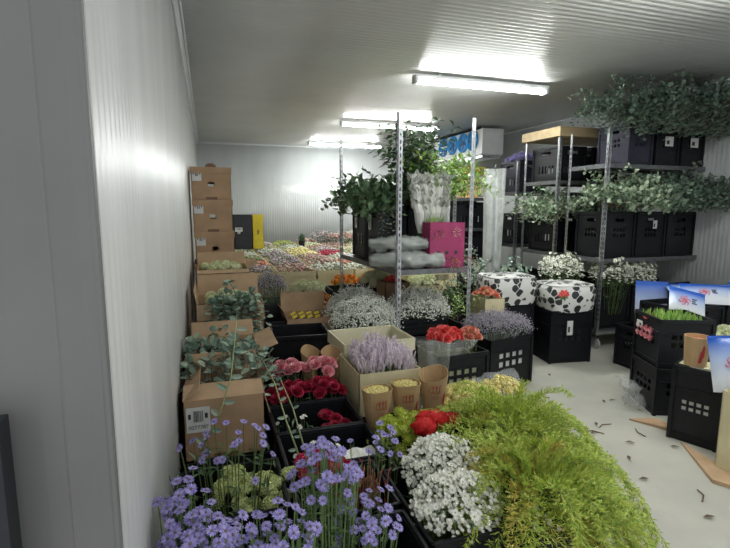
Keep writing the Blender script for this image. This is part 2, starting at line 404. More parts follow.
rk = trolley((1.40, 3.45, 0), .64, 1.39, 2.2, [.40, 1.0], 'metal trolley with perforated posts mid-room, carrying foliage and a magenta box', math.radians(3))
trolley((3.87, 3.95, 0), 1.36, .52, 2.30, [.96, 1.93], 'metal trolley on casters closest to the right aisle, piled with eucalyptus', 0)
trolley((3.88, 4.68, 0), 1.30, .60, 2.30, [.96, 1.80], 'metal trolley with a wooden tray on top, behind the eucalyptus trolley', 0)
trolley((4.02, 5.65, 0), 1.10, .52, 2.12, [.98, 1.70], 'shorter metal trolley with purple flower crates, behind the wooden-tray trolley', 0)
trolley((3.24, 5.95, 0), .60, .9, 2.05, [.75, 1.20, 1.62], 'metal trolley under the blue fans holding a peach board box', 0)

# ---------------------------------------------------------------- crates
_cr = {}
def crate_proto(W, D, Hh, style, m='black'):
    key = (W, D, Hh, style, m)
    if key in _cr: return _cr[key]
    t = .006
    def win(Wd):
        hs = []
        if style == 'windows':                                      # two rows of four squares + slots
            s = min(.052, Wd*.105); g = s*1.5; u = Wd*.5-1.5*g-s/2
            for i in range(4):
                for j in range(2): hs.append((u+i*g, Hh*.42+j*g*1.02, u+i*g+s, Hh*.42+j*g*1.02+s*.95))
        elif style == 'slots':
            for i in range(5): hs.append((Wd*.2+i*Wd*.13, Hh*.22, Wd*.2+i*Wd*.13+Wd*.06, Hh*.45))
            hs.append((Wd*.32, Hh*.78, Wd*.68, Hh*.87))
        elif style == 'mixed':
            for i in range(4):
                for j in range(2): hs.append((Wd*.3+i*Wd*.11, Hh*.45+j*Hh*.12, Wd*.3+i*Wd*.11+Wd*.065, Hh*.45+j*Hh*.12+Hh*.075))
            hs.append((Wd*.34, Hh*.78, Wd*.66, Hh*.86))
        elif style == 'tray':
            hs.append((Wd*.34, Hh*.62, Wd*.66, Hh*.72))
        return hs
    b = MB(); e = .012                                              # slight inward set under the rim
    b.holed((e, e, 0), (1,0,0), (0,0,1), W-2*e, Hh-.01, (0, t, 0), win(W-2*e))
    b.holed((e, D-e, 0), (1,0,0), (0,0,1), W-2*e, Hh-.01, (0, -t, 0), win(W-2*e))
    b.holed((e, e, 0), (0,1,0), (0,0,1), D-2*e, Hh-.01, (t, 0, 0), win(D-2*e))
    b.holed((W-e, e, 0), (0,1,0), (0,0,1), D-2*e, Hh-.01, (-t, 0, 0), win(D-2*e))
    b.box(e, e, 0, W-e, D-e, .008)
    for z in (Hh*.08, Hh*.70) if style != 'tray' else (Hh*.2, Hh*.5):
        b.box(e-.007, e-.007, z, W-e+.007, e, z+.008); b.box(e-.007, D-e, z, W-e+.007, D-e+.007, z+.008)
        b.box(e-.007, e-.007, z, e, D-e+.007, z+.008); b.box(W-e, e-.007, z, W-e+.007, D-e+.007, z+.008)
    for x in (e, W-e):
        for y in (e, D-e): b.box(x-.012, y-.012, 0, x+.012, y+.012, Hh-.02)
    r = MB()
    r.box(0, 0, Hh-.03, W, .014, Hh); r.box(0, D-.014, Hh-.03, W, D, Hh)
    r.box(0, 0, Hh-.03, .014, D, Hh); r.box(W-.014, 0, Hh-.03, W, D, Hh)
    _cr[key] = (b.mesh('crate_body', M[m]), r.mesh('crate_rim', M[m])); return _cr[key]
def crate(x, y, z, label, W=.48, D=.33, Hh=.45, rz=0, style='windows', m='black', group='black plastic flower crates', tagw=None, liner=None):
    bm_, rm_ = crate_proto(W, D, Hh, style, m)
    t = empty('flower_crate', (x, y, z), math.radians(rz)); tag(t, label, 'crate', group)
    child(bm_, 'crate_body', t); rim = child(rm_, 'rim', t)
    mod = rim.modifiers.new('edge', 'BEVEL'); mod.width = .003; mod.segments = 2
    if liner:                                                       # paper or greens seen through the openings
        lb = MB(); q = .024; lb.box(q, q, .012, W-q, q+.004, Hh*.86); lb.box(q, D-q-.004, .012, W-q, D-q, Hh*.86)
        lb.box(q, q, .012, q+.004, D-q, Hh*.86); lb.box(W-q-.004, q, .012, W-q, D-q, Hh*.86); lb.build('paper_liner', M[liner], t)
    if tagw:                                                        # paper label: (face, u, v, w, h)
        f_, u, v, w_, h_ = tagw; mb = MB()
        if f_ == 'front': mb.box(u, -.003, v, u+w_, .002, v+h_); mb.box(u+.15*w_, -.0035, v+.2*h_, u+.5*w_, -.003, v+.6*h_, 1)
        else: mb.box(-.003, u, v, .002, u+w_, v+h_); mb.box(-.0035, u+.15*w_, v+.2*h_, -.003, u+.5*w_, v+.6*h_, 1)
        tag(mb.build('paper_label', [M['white'], M['ink']], t), 'white paper label')
    return t

def carton(x, y, z, W, D, Hh, label, rz=0, m='kraft', open_=False, handle=True, flaps=None, sticker=None, tape=True, group=None, tilt=0):
    t = empty('cardboard_box', (x, y, z), math.radians(rz)); tag(t, label, 'box', group)
    if tilt: t.rotation_euler.x = math.radians(tilt)
    th = .005; mb = MB()
    hh = [(W*.42, Hh*.42, W*.58, Hh*.56)] if handle else []
    mb.holed((0,0,0), (1,0,0), (0,0,1), W, Hh, (0,th,0), hh); mb.holed((0,D,0), (1,0,0), (0,0,1), W, Hh, (0,-th,0), hh)
    mb.holed((0,0,0), (0,1,0), (0,0,1), D, Hh, (th,0,0), []); mb.holed((W,0,0), (0,1,0), (0,0,1), D, Hh, (-th,0,0), [])
    mb.box(0, 0, 0, W, D, .005)
    if not open_: mb.box(-.004, -.004, Hh, W+.004, D+.004, Hh+.006)
    mb.build('box_body', M[m], t)
    if not open_:
        mb = MB(); mb.box(-.007, -.007, Hh-.05, W+.007, -.0045, Hh+.008); mb.box(-.007, -.007, Hh-.05, -.0045, D+.007, Hh+.008)
        mb.box(W+.0045, -.007, Hh-.05, W+.007, D+.007, Hh+.008); mb.build('lid', M[m], t)
    for fl in (flaps or []):                                        # (side, length, angle out from vertical)
        sd, ln, an = fl; a = math.radians(an); mb = MB(); c, s_ = ln*math.sin(a), ln*math.cos(a)
        if sd == 'f': mb.add([(0,0,Hh),(W,0,Hh),(W,-c,Hh+s_),(0,-c,Hh+s_),(0,.004,Hh),(W,.004,Hh),(W,-c+.004,Hh+s_),(0,-c+.004,Hh+s_)], [(0,1,2,3),(7,6,5,4),(0,3,7,4),(1,5,6,2),(3,2,6,7),(0,4,5,1)])
        if sd == 'b': mb.add([(0,D,Hh),(W,D,Hh),(W,D+c,Hh+s_),(0,D+c,Hh+s_),(0,D-.004,Hh),(W,D-.004,Hh),(W,D+c-.004,Hh+s_),(0,D+c-.004,Hh+s_)], [(3,2,1,0),(4,5,6,7),(0,4,7,3),(1,2,6,5),(3,7,6,2),(0,1,5,4)])
        if sd == 'l': mb.add([(0,0,Hh),(0,D,Hh),(-c,D,Hh+s_),(-c,0,Hh+s_),(.004,0,Hh),(.004,D,Hh),(-c+.004,D,Hh+s_),(-c+.004,0,Hh+s_)], [(3,2,1,0),(4,5,6,7),(0,4,7,3),(1,2,6,5),(3,7,6,2),(0,1,5,4)])
        if sd == 'r': mb.add([(W,0,Hh),(W,D,Hh),(W+c,D,Hh+s_),(W+c,0,Hh+s_),(W-.004,0,Hh),(W-.004,D,Hh),(W+c-.004,D,Hh+s_),(W+c-.004,0,Hh+s_)], [(0,1,2,3),(7,6,5,4),(0,3,7,4),(1,5,6,2),(3,2,6,7),(0,4,5,1)])
        mb.build('flap', M['kraft_l' if m.startswith('kraft') else m], t)
    if tape:
        mb = MB(); mb.box(W*.36, -.0055, Hh*.0, W*.64, -.003, Hh*.09); mb.build('tape', M['tape' if m.startswith('kraft') else m], t)
    if sticker:
        u, v, w_, h_, num = sticker
        st = MB(); st.box(u, -.0056, v, u+w_, -.004, v+h_); st = tag(st.build('paper_label', M['white'], t), 'white printed label')
        mb = MB(); q = u+w_*.30
        while q < u+w_*.68:
            ww = R.choice((.002, .003, .005)); mb.box(q, -.0062, v+h_*.42, q+ww, -.0055, v+h_*.86); q += ww+R.choice((.002, .003))
        for a in (.08, .78): mb.box(u+w_*a, -.0062, v+h_*.55, u+w_*(a+.12), -.0055, v+h_*.75)
        mb.build('barcode', M['ink'], st)
        if num: text(num, h_*.21, M['ink'], st, (u+w_/2, -.0062, v+h_*.2), (PI/2, 0, 0), ext=.0003)
    return t

# ---------------------------------------------------------------- flower heads (shared meshes)
def daisy_mesh(name, r, pm, cm, n=13, cup=.15, cr=.26):
    mb = MB()
    for i in range(n):
        a = 2*PI*i/n+R.uniform(-.08, .08); d = Vector((math.cos(a), math.sin(a), cup+R.uniform(-.08, .12)))
        mb.leaf(d*r*.15, d, (0,0,1), r*R.uniform(.78, .9), r*.36, -.12, True, 0, droop=.12)
    mb.blob((0, 0, r*.10), r*cr, 1, .7)
    return mb.mesh(name, [pm, cm])
def rose_mesh(name, r, pm):
    mb = MB()
    for ring, (n, rr_, tilt, z) in enumerate(((7, 1, .55, 0), (6, .78, .95, .08), (5, .52, 1.3, .16), (4, .28, 1.45, .22))):
        for i in range(n):
            a = 2*PI*i/n+ring*.5+R.uniform(-.1, .1); o = Vector((math.cos(a), math.sin(a), 0)); side = Vector((-math.sin(a), math.cos(a), 0))
            b = o*r*rr_*.35+Vector((0, 0, r*z*.4)); m_ = o*r*rr_*.85+Vector((0, 0, r*(.30+.25*tilt+z))); t_ = o*r*rr_*1.02+Vector((0, 0, r*(.25+.45*tilt+z)))
            w1, w2 = r*.30*rr_+.1*r, r*.42*rr_+.12*r
            mb.add([b-side*w1*.6, b+side*w1*.6, m_+side*w2, t_+side*w1*.8, t_-side*w1*.8, m_-side*w2], [(0,1,2,5), (5,2,3,4)])
    mb.blob((0, 0, r*.35), r*.3, 0, 1.4)
    return mb.mesh(name, [pm])
def puff_mesh(name, r, pm, n=70, ps=.34):
    mb = MB()
    for i in range(n):
        z = 1-1.35*(i+.5)/n; t = i*2.39996; q = math.sqrt(max(0, 1-z*z)); d = Vector((q*math.cos(t), q*math.sin(t), z))
        d2 = (d+Vector((R.uniform(-.4, .4), R.uniform(-.4, .4), R.uniform(-.1, .5)))).normalized()
        mb.leaf(d*r*.72, d2, (R.uniform(-1, 1), R.uniform(-1, 1), R.uniform(-1, 1)), r*ps, r*ps*1.1, .3, True)
    mb.blob((0, 0, 0), r*.8, 0, 1)
    return mb.mesh(name, [pm])
HD = {
 'aster': [daisy_mesh('aster_bloom', .0155, M['aster'], M['aster_c'], 14) for _ in range(3)],
 'white': [daisy_mesh('white_aster_bloom', .015, M['wpetal'], M['wcentre'], 11, .3, .2) for _ in range(3)],
 'daisy': [daisy_mesh('daisy_bloom', .022, M['wpetal'], M['wcentre'], 11, .1, .3) for _ in range(2)],
 'pink': [rose_mesh('rose_bloom', .036, M['rose_p']) for _ in range(2)],
 'red': [rose_mesh('rose_bloom', .034, M['rose_r']) for _ in range(2)],
 'coral': [rose_mesh('coral_bloom', .038, M['coral']) for _ in range(2)],
 'salmon': [rose_mesh('salmon_bloom', .034, M['salmon'])],
 'orange': [rose_mesh('orange_bloom', .034, M['orange'])],
 'violet': [puff_mesh('violet_bloom', .032, M['violet'])],
 'lime': [puff_mesh('lime_bloom', .030, M['lime'], 50)],
 'yel': [puff_mesh('yellow_bloom', .024, M['yel'], 40)],
 'cream': [puff_mesh('cream_bloom', .052, M['cream'], 110, .26) for _ in range(2)],
 'pale_lime': [puff_mesh('hydrangea_bloom', .046, pet('pale_lime_petal', (.70, .76, .34), (.78, .82, .48), (.56, .64, .24)), 90, .28)],
 'crimson': [puff_mesh('crimson_bloom', .030, M['crimson'])],
}
def rot_to(d, spin=None):
    q = Vector(d).to_track_quat('Z', 'Y').to_matrix() @ Matrix.Rotation(R.uniform(0, 6.28) if spin is None else spin, 3, 'Z')
    return q.to_euler()

def bouquet(name, loc, label, cat, head, n, rx, ry, base_z, top, dome=.06, leafm='leaf', nleaf=120, leafL=.05, group=None, tilt=0, sc=(.85, 1.15), stemr=.0018, lean=(0, 0), foot=.5, jit=.02, stemm='stem'):
    """heads spread over an ellipse at height top (dome in the middle); stems meet lower down at base_z"""
    t = empty(name, loc); tag(t, label, cat, group); st = MB(); lf = MB()
    for i in range(n):
        q = math.sqrt((i+.5)/n); a = i*2.39996+R.uniform(-.2, .2)
        x, y = q*rx*math.cos(a)+R.uniform(-jit, jit)*.5, q*ry*math.sin(a)+R.uniform(-jit, jit)*.5
        z = top+dome*(1-q*q)+R.uniform(-jit, jit)
        x += lean[0]; y += lean[1]
        d = Vector((x*1.6, y*1.6-.12, .28+R.uniform(-.05, .05)))
        child(R.choice(HD[head]), 'bloom', t, (x, y, z), rot_to(d), R.uniform(*sc))
        b = Vector(((x-lean[0])*foot, (y-lean[1])*foot, base_z)); e = Vector((x, y, z))
        st.tube([b, b.lerp(e, .5)+Vector((R.uniform(-.01, .01), R.uniform(-.01, .01), .01)), e-Vector(d).normalized()*.004], stemr, 3, cap=False)
    for i in range(nleaf):
        q = math.sqrt(R.random()); a = R.uniform(0, 6.28); k = R.uniform(.35, .97)
        x, y = q*rx*math.cos(a)*(foot+(1-foot)*k)+lean[0]*k, q*ry*math.sin(a)*(foot+(1-foot)*k)+lean[1]*k
        z = base_z+(top+dome*(1-q*q)-base_z)*k-.01
        lf.leaf((x, y, z), (R.uniform(-1, 1), R.uniform(-1, 1), R.uniform(-.2, .9)), (R.uniform(-.3, .3), R.uniform(-.3, .3), 1), leafL*R.uniform(.6, 1.1), leafL*R.uniform(.2, .32))
    st.build('stems', M[stemm], t); 
    if nleaf: lf.build('leaves', M[leafm], t)
    return t

def cloud(name, loc, label, cat, mat_, n, rx, ry, z0, z1, r, stemm='gypstem', nst=120, group=None, stuff='blossom', shape='octa', basez=None):
    """uncountable tiny blossoms on branching wiry stems"""
    t = empty(name, loc); tag(t, label, cat, group); d = MB(); st = MB(); bz = z0-.18 if basez is None else basez
    ends = []
    for i in range(nst):
        q = math.sqrt((i+.5)/nst); a = i*2.39996; x, y = q*rx*math.cos(a), q*ry*math.sin(a)
        z = z0+(z1-z0)*math.sqrt(max(0, 1-q*q*.92))*R.uniform(.72, 1)
        p = Vector((x, y, z)); b = Vector((x*.35, y*.35, bz)); st.tube([b, b.lerp(p, .6), p], .0016, 3, cap=False); ends.append(p)
    for i in range(n):
        p = ends[i % nst]+Vector((R.gauss(0, .022), R.gauss(0, .022), R.gauss(0, .018)))
        if shape == 'octa': d.octa(p, r*R.uniform(.6, 1.3))
        else: d.blob(p, r*R.uniform(.6, 1.3), 0, .8, R.uniform(0, 1))
        if i % 3 == 0: st.tube([ends[i % nst]-Vector((0, 0, .03)), p], .0008, 3, cap=False)
    tag(d.build(stuff, M[mat_], t), kind='stuff'); st.build('stems', M[stemm], t); return t

def branchy(name, loc, label, cat, leafm, n, length, spread, droop, L, W, pairs=11, group=None, stemm='twig', bias=(0, 0, 0), rnd=True, box=None, up=.9, zmax=None, spray=.3, zmin=None):
    """leafy branches arching out of a crate; box = (wx, wy) the area the feet are spread over"""
    t = empty(name, loc); tag(t, label, cat, group); lf = MB(); st = MB(); bx = box or (.05, .05)
    for i in range(n):
        a = i*2.39996+R.uniform(-.4, .4); q = math.sqrt((i+.5)/n)
        p = Vector((R.uniform(-1, 1)*bx[0], R.uniform(-1, 1)*bx[1], 0)); d = Vector((math.cos(a)*q*spread, math.sin(a)*q*spread, up)) + Vector(bias)*R.uniform(.5, 1.2)
        d.normalize(); ln = length*R.uniform(.65, 1.1); step = ln/pairs; pts = [p.copy()]
        for k in range(pairs):
            d = (d+Vector((R.uniform(-.08, .08), R.uniform(-.08, .08), -droop*(k+1)/pairs))).normalized()
            p = p+d*step
            p.x = min(max(p.x, -.115-loc[0]), 5.12-loc[0])
            if zmax is not None and p.z > zmax: p.z = zmax-R.uniform(0, .02); d.z = min(d.z, 0)
            if zmin is not None and p.z < zmin: p.z = zmin; d.z = max(d.z, 0)
            pts.append(p.copy())
            if k < 1: continue
            sd = d.orthogonal().normalized(); sd = Matrix.Rotation(k*1.3+i, 3, d) @ sd
            for s_ in (1, -1):
                o = sd*s_+d*spray
                sz = R.uniform(.7, 1.15)*(1-.35*k/pairs)
                if zmax is not None and p.z+o.z*L*sz > zmax+.005: o.z = -abs(o.z)
                lf.leaf(p+sd*s_*.003, o, (R.uniform(-.5, .5), R.uniform(-.5, .5), 1), L*sz, W*sz, .15, rnd)
        st.tube(pts, .0028, 3, r2=.001, cap=False)
    lf.build('leaves', M[leafm], t); st.build('branches', M[stemm], t); return t

def fill(name, loc, label, cat, petal, n, wx, wy, h, r, group=None, leafm='leaf'):
    """many small flowers filling a box top, seen from far off"""
    t = empty(name, loc); tag(t, label, cat, group); d = MB(); lf = MB()
    for i in range(n):
        x, y = R.uniform(-wx, wx), R.uniform(-wy, wy); z = h*R.uniform(.35, 1)*(1-.4*(abs(x)/wx)**3)
        d.blob((x, y, z), r*R.uniform(.7, 1.25), 0, .8, R.uniform(0, 1))
        if i % 2 == 0: lf.leaf((x, y, z-.03), (R.uniform(-1, 1), R.uniform(-1, 1), R.uniform(.1, 1)), (0, .2, 1), .05, .018)
        if i % 4 == 0: lf.tube([(x*.8, y*.8, -.1), (x, y, z)], .0025, 3, cap=False)
    d.build('flower_heads', M[petal], t); lf.build('leaves', M[leafm], t); return t
# ---------------------------------------------------------------- rear field of flower boxes on a bench
t = empty('display_bench', (.28, 5.6, 0)); tag(t, 'long low bench carrying the rows of yellow flower boxes', 'bench')
mb = MB()
for i in range(20): mb.box(0, i*.24, .40, 2.9, i*.24+.19, .425)
mb.box(0, 0, .36, .05, 4.75, .40); mb.box(2.85, 0, .36, 2.9, 4.75, .40); mb.build('slatted_top', M['wood'], t)
for x in (.02, 2.83):
    for y in (.1, 2.3, 4.6):
        mb = MB(); mb.box(x, y, 0, x+.05, y+.05, .36); mb.build('leg', M['darkmetal'], t)
colr = {0: ['purplemix', 'pinkmix', 'whitemix', 'whitemix', 'cream', 'yel'],
        1: ['salmon', 'purplemix', 'pinkmix', 'salmon', 'whitemix', 'cream'],
        2: ['greenmix', 'purplemix', 'pinkmix', 'whitemix', 'whitemix', 'lime'],
        3: ['whitemix', 'purplemix', 'yel', 'crimson', 'whitemix', 'whitemix'],
        4: ['greenmix', 'whitemix', 'yel', 'purplemix', 'cream', 'pinkmix'],
        5: ['purplemix', 'greenmix', 'whitemix', 'pinkmix', 'pinkmix', 'whitemix'],
        6: ['whitemix', 'pinkmix', 'greenmix', 'cream', 'pinkmix', 'cream'],
        7: ['greenmix', 'whitemix', 'lime', 'pinkmix', 'purplemix', 'whitemix']}
cname = {'purplemix': 'mauve', 'pinkmix': 'dusky pink', 'whitemix': 'off-white', 'cream': 'pale cream', 'yel': 'yellow', 'salmon': 'orange-pink',
         'greenmix': 'greenish', 'lime': 'lime green', 'crimson': 'crimson'}
ordn = ['first', 'second', 'third', 'fourth', 'fifth', 'sixth', 'seventh', 'eighth']
colw = ['beside the long side wall', 'one in from the side wall', 'two in from the side wall', 'three in from the side wall', 'four in from the side wall', 'at the aisle end']
ybp = None
for rI in range(8):
    for cI in range(6):
        x = .30+cI*.475+R.uniform(-.01, .01)+(rI % 3)*.02; y = 5.62+rI*.585
        lab = 'yellow cardboard flower box in the %s bench row, %s' % (ordn[rI], colw[cI])
        if ybp is None:
            t = empty('flower_box'); W_, D_, Z_ = .43, .54, .30; mb = MB(); th = .006
            hh = [(.11, .12, .32, .20)]
            mb.holed((0,0,0), (1,0,0), (0,0,1), W_, Z_, (0,th,0), hh); mb.holed((0,D_,0), (1,0,0), (0,0,1), W_, Z_, (0,-th,0), hh)
            mb.holed((0,0,0), (0,1,0), (0,0,1), D_, Z_, (th,0,0), []); mb.holed((W_,0,0), (0,1,0), (0,0,1), D_, Z_, (-th,0,0), [])
            mb.box(0, 0, 0, W_, D_, .006); mb.build('box_body', M['yboard'], t)
            mb = MB(); mb.box(-.008, -.008, Z_-.045, W_+.008, 0, Z_+.012); mb.box(-.008, 0, Z_-.045, 0, D_, Z_+.012); mb.box(W_, 0, Z_-.045, W_+.008, D_, Z_+.012)
            mb.build('folded_edge', M['yboard'], t)
            for cx in (-.004, W_-.036): mb = MB(); mb.box(cx, -.012, 0, cx+.04, -.008, Z_*.9); mb.build('corner_post', M['yboard'], t)
            ybp = t; o = t
        else: o = copy_tree(ybp)
        o.location = (x, y, .4255); tag(o, lab, 'box', 'yellow flower boxes on the rear bench')
        c = colr[rI][cI]
        fill('flower_bunch', (x+.215, y+.27, .70), '%s flowers filling a box, %s bench row, %s' % (cname[c], ordn[rI], colw[cI]),
             'flowers', c, 150, .20, .255, .09+(.05 if rI == 7 and cI > 2 else 0), .021, 'flowers in the rear boxes', 'greenmix' if R.random() < .4 else 'leaf')
# black and yellow produce boxes standing at the back wall
t = carton(.30, 8.4, .78, .42, .30, .58, 'black lidded box with a small white label standing behind the bench flowers', m='blackboard', tape=False, sticker=(.14, .30, .12, .07, None))
t = carton(.73, 8.42, .78, .18, .25, .58, 'yellow and black printed box beside the black lidded one', m='yprint', tape=False)
mb = MB(); mb.lathe([(.001, 0), (.05, 0), (.065, .05), (.065, .12), (.001, .12)], n=10); mb.T = Matrix.Rotation(0, 4, 'X')
b_ = empty('potted_plant', (1.72, 9.2, .74)); tag(b_, 'small dark green potted plant standing among the far bench flowers', 'plant')
q = MB(); q.lathe([(.001, 0), (.05, 0), (.065, .12), (.001, .12)], n=12); q.build('pot', M['slate'], b_)
q = MB()
for i in range(60): q.leaf((R.uniform(-.04, .04), R.uniform(-.04, .04), R.uniform(.1, .2)), (R.uniform(-1, 1), R.uniform(-1, 1), R.uniform(0, 1.5)), (0, .3, 1), .08, .03)
q.build('leaves', M['ruscus'], b_)
for k, (x, y, c, lab) in enumerate(((2.55, 9.4, 'pinkmix', 'tall pink wrapped flowers heaped at the far end of the bench'), (2.95, 9.7, 'whitemix', 'tall white wrapped flowers heaped at the far end of the bench'), (2.3, 9.9, 'purplemix', 'mauve-blue wrapped flowers topping the far heap'))):
    fill('flower_bunch', (x, y, .82), lab, 'flowers', c, 130, .24, .22, .18, .024)

# ---------------------------------------------------------------- cartons along the ribbed side wall
for k in range(6):
    lab = ['lowest cardboard box of the tall stack, on the floor by the long wall', 'second cardboard box up in the tall stack by the long wall', 'third cardboard box up in the tall stack by the long wall',
           'brown box with white label, third from the top of the tall stack', 'brown box with white label, second from the top of the tall stack', 'brown box with white label topping the tall stack'][k]
    dx = (0, .01, 0, .015, .005, .0)[k]
    carton(-.135+dx, 4.98, .313*k, .37, .5, .306, lab, rz=0, tape=True, sticker=(.012, .18, .085, .11, None), group='brown boxes in the tall stack')
mb = MB(); mb.box(.0, .0, 0, .10, .09, .022); mb.box(.02, .005, .022, .08, .085, .034); tag(mb.build('folded_board', M['kraft_d'], loc=(.0, 5.05, 1.886)), 'scrap of folded board on top of the tall box stack', 'board')
carton(-.11, 4.22, 0, .42, .42, .34, 'brown box on the floor under the two flower boxes by the wall')
carton(-.10, 4.22, .35, .42, .42, .34, 'brown box in the middle of the pile under the white flowers')
carton(-.10, 4.22, .70, .42, .42, .27, 'open brown box of small white flowers in front of the tall stack', open_=True, flaps=[('f', .10, 100), ('b', .12, 25), ('r', .10, 60)], tape=False)
bouquet('flower_bunch', (.11, 4.43, .71), 'small white flowers packed in the open box before the tall stack', 'flowers', 'cream', 22, .16, .16, .02, .24, .04, nleaf=60, sc=(.6, .8))
carton(-.10, 3.34, 0, .44, .40, .45, 'closed brown box on the floor under the large open box')
carton(-.09, 3.34, .455, .44, .40, .39, 'large open brown box holding round cream cabbages with eucalyptus hanging over it', open_=True, flaps=[('b', .15, 12), ('f', .11, 155), ('l', .1, 10)], handle=False)
bouquet('flower_bunch', (.13, 3.52, .46), 'round cream ornamental cabbages lined up in the large open box', 'flowers', 'cream', 16, .17, .14, .02, .37, .04, nleaf=50, sc=(.8, 1.05))
carton(-.13, 2.66, 0, .38, .42, .33, 'brown box on the floor under the one stuffed with eucalyptus', m='kraft_d')
carton(-.12, 2.66, .336, .37, .40, .36, 'open brown box stuffed with eucalyptus, between the labelled box and the large cabbage box', open_=True, flaps=[('f', .10, 120), ('b', .10, 30), ('r', .11, 70)])
crate(-.14, 2.12, 0, 'black crate on the floor under the labelled brown box', W=.38, D=.36, Hh=.375, style='tray')
carton(-.135, 2.13, .38, .35, .36, .28, 'brown box with a large white barcode label and open flaps, beside the purple asters', open_=True, flaps=[('f', .13, -78), ('b', .1, 20), ('r', .10, 165), ('l', .08, -60)], handle=False, sticker=(.012, .135, .10, .115, '0077787'))
branchy('eucalyptus_bunch', (.13, 3.40, .86), 'grey-green eucalyptus hanging down the front of the cabbage box', 'foliage', 'euc_pale', 30, .40, .9, 1.1, .056, .052, pairs=9, bias=(0, -1.5, .1), box=(.12, .02), up=.35)
branchy('eucalyptus_bunch', (.03, 2.62, .70), 'eucalyptus spilling from the open box behind the labelled one', 'foliage', 'euc_pale', 30, .36, 1.3, .5, .060, .046, pairs=9, bias=(.05, -.5, .1), box=(.13, .07), up=.4)
branchy('eucalyptus_bunch', (.18, 3.18, .66), 'short eucalyptus sprigs between the cabbage box and the box below', 'foliage', 'euc_pale', 8, .22, 1.0, .9, .04, .035, pairs=6, bias=(.4, -.5, .1), box=(.06, .03), up=.4)
def long_stem(pts, label, leaves, L=.05):
    t = empty('eucalyptus_cutting'); tag(t, label, 'foliage'); st = MB(); st.tube(pts, .0045, 5, r2=.002); st.build('stem', M['stem_pale'], t, smooth=True)
    lf = MB(); P = [Vector(p) for p in pts]
    for k in range(leaves):
        f_ = (k+.5)/leaves*(len(P)-1); i = int(f_); p = P[i].lerp(P[i+1], f_-i); d = (P[i+1]-P[i]).normalized()
        s_ = d.cross(Vector((0, -1, .2))).normalized()*(1 if k % 2 else -1)
        lf.leaf(p, s_+d*.4+Vector((0, -.3, 0)), (0, -1, .3), L*R.uniform(.8, 1.2), L*.5, .15, True)
    lf.build('leaves', M['euc_pale'], t); return t
long_stem([(-.07, 2.06, .46), (.02, 2.07, .62), (.07, 2.1, .76), (.10, 2.3, .86), (.13, 2.6, .93)], 'single pale eucalyptus stem leaning across the labelled box', 11)
long_stem([(.34, 1.95, .42), (.30, 2.05, .55), (.27, 2.2, .68), (.22, 2.45, .76)], 'pale eucalyptus stem leaning between the labelled box and the dark trays', 7, .035)
long_stem([(.37, 1.98, .43), (.34, 2.1, .58), (.31, 2.3, .66)], 'second thin stem leaning beside the dark trays', 3, .03)

# ---------------------------------------------------------------- column of black trays with cut flowers
AY = [1.47, 1.81, 2.14, 2.47]
names = ['black tray of crimson flowers and dry stalks, beside the purple asters', 'black tray holding white paper and sparse greens, second from the purple asters',
         'black tray with a plastic sleeve of red blooms, third from the purple asters', 'black tray of pink and red roses, fourth from the purple asters']
for y, nm in zip(AY, names):
    crate(.262, y, 0, nm, W=.36 if y < 1.6 else .44, D=.325, Hh=.45, style='tray', rz=0)
crate(.262, 1.06, 0, 'black crate of purple asters nearest the doorway, next to the crimson tray', W=.355, D=.38, Hh=.45, style='tray')
crate(-.145, .95, 0, 'black crate of purple asters against the ribbed wall', W=.39, D=.50, Hh=.45, style='tray')
crate(-.145, 1.57, 0, 'black crate of cream-green blooms against the wall, behind the asters', W=.39, D=.36, Hh=.45, style='tray')
bouquet('flower_bunch', (.13, 1.77, .05), 'pale yellow-green hydrangea heads low in the crate behind the asters', 'flowers', 'pale_lime', 30, .15, .12, .0, .37, .02, nleaf=160, sc=(.5, .75), jit=.03)
# roses
t = bouquet('rose_bunch', (.40, 2.71, .05), 'pink roses at the back of the rose tray, near the box of eucalyptus', 'roses', 'pink', 14, .11, .06, 0, .50, .02, nleaf=50)
t = bouquet('rose_bunch', (.60, 2.71, .05), 'pink roses at the back of the rose tray, near the kraft cones', 'roses', 'pink', 12, .09, .06, 0, .50, .02, nleaf=50)
t = bouquet('rose_bunch', (.38, 2.56, .05), 'dark red roses in front of the pink ones, near the side wall', 'roses', 'red', 18, .10, .07, 0, .42, .02, nleaf=50)
t = bouquet('rose_bunch', (.58, 2.56, .05), 'dark red roses in front of the pink ones, away from the side wall', 'roses', 'red', 18, .11, .07, 0, .42, .02, nleaf=50)
t = bouquet('rose_bunch', (.58, 2.30, .05), 'red blooms in a clear sleeve lying in the third tray', 'roses', 'red', 7, .06, .08, 0, .33, .02, nleaf=30)
t = bouquet('flower_bunch', (.38, 2.30, .05), 'a few dark leafy stems with tiny pale buds in the third tray', 'flowers', 'white', 5, .10, .08, 0, .36, .02, nleaf=70, leafm='ruscus')
t = bouquet('flower_bunch', (.45, 1.98, .05), 'sparse leafy stems with a few white buds in the second tray', 'flowers', 'white', 8, .17, .10, 0, .36, .02, nleaf=120, leafm='ruscus')
mb = MB()
vs = [(.02*i+R.uniform(-.004, .004), .035*j, .005*math.sin(i*1.7+j)+.005*R.random()) for j in range(4) for i in range(12)]
mb.add(vs, [(j*12+i, j*12+i+1, (j+1)*12+i+1, (j+1)*12+i) for j in range(3) for i in range(11)])
o = mb.build('paper_sheet', M['whitemix'], loc=(.47, 1.88, .40)); tag(o, 'crumpled pale sheet lying at the edge of the second tray', 'paper'); o.modifiers.new('t', 'SOLIDIFY').thickness = .002
t = bouquet('flower_bunch', (.37, 1.60, .05), 'crimson blooms among the purple asters in the first tray', 'flowers', 'crimson', 16, .09, .07, 0, .50, .03, nleaf=60)
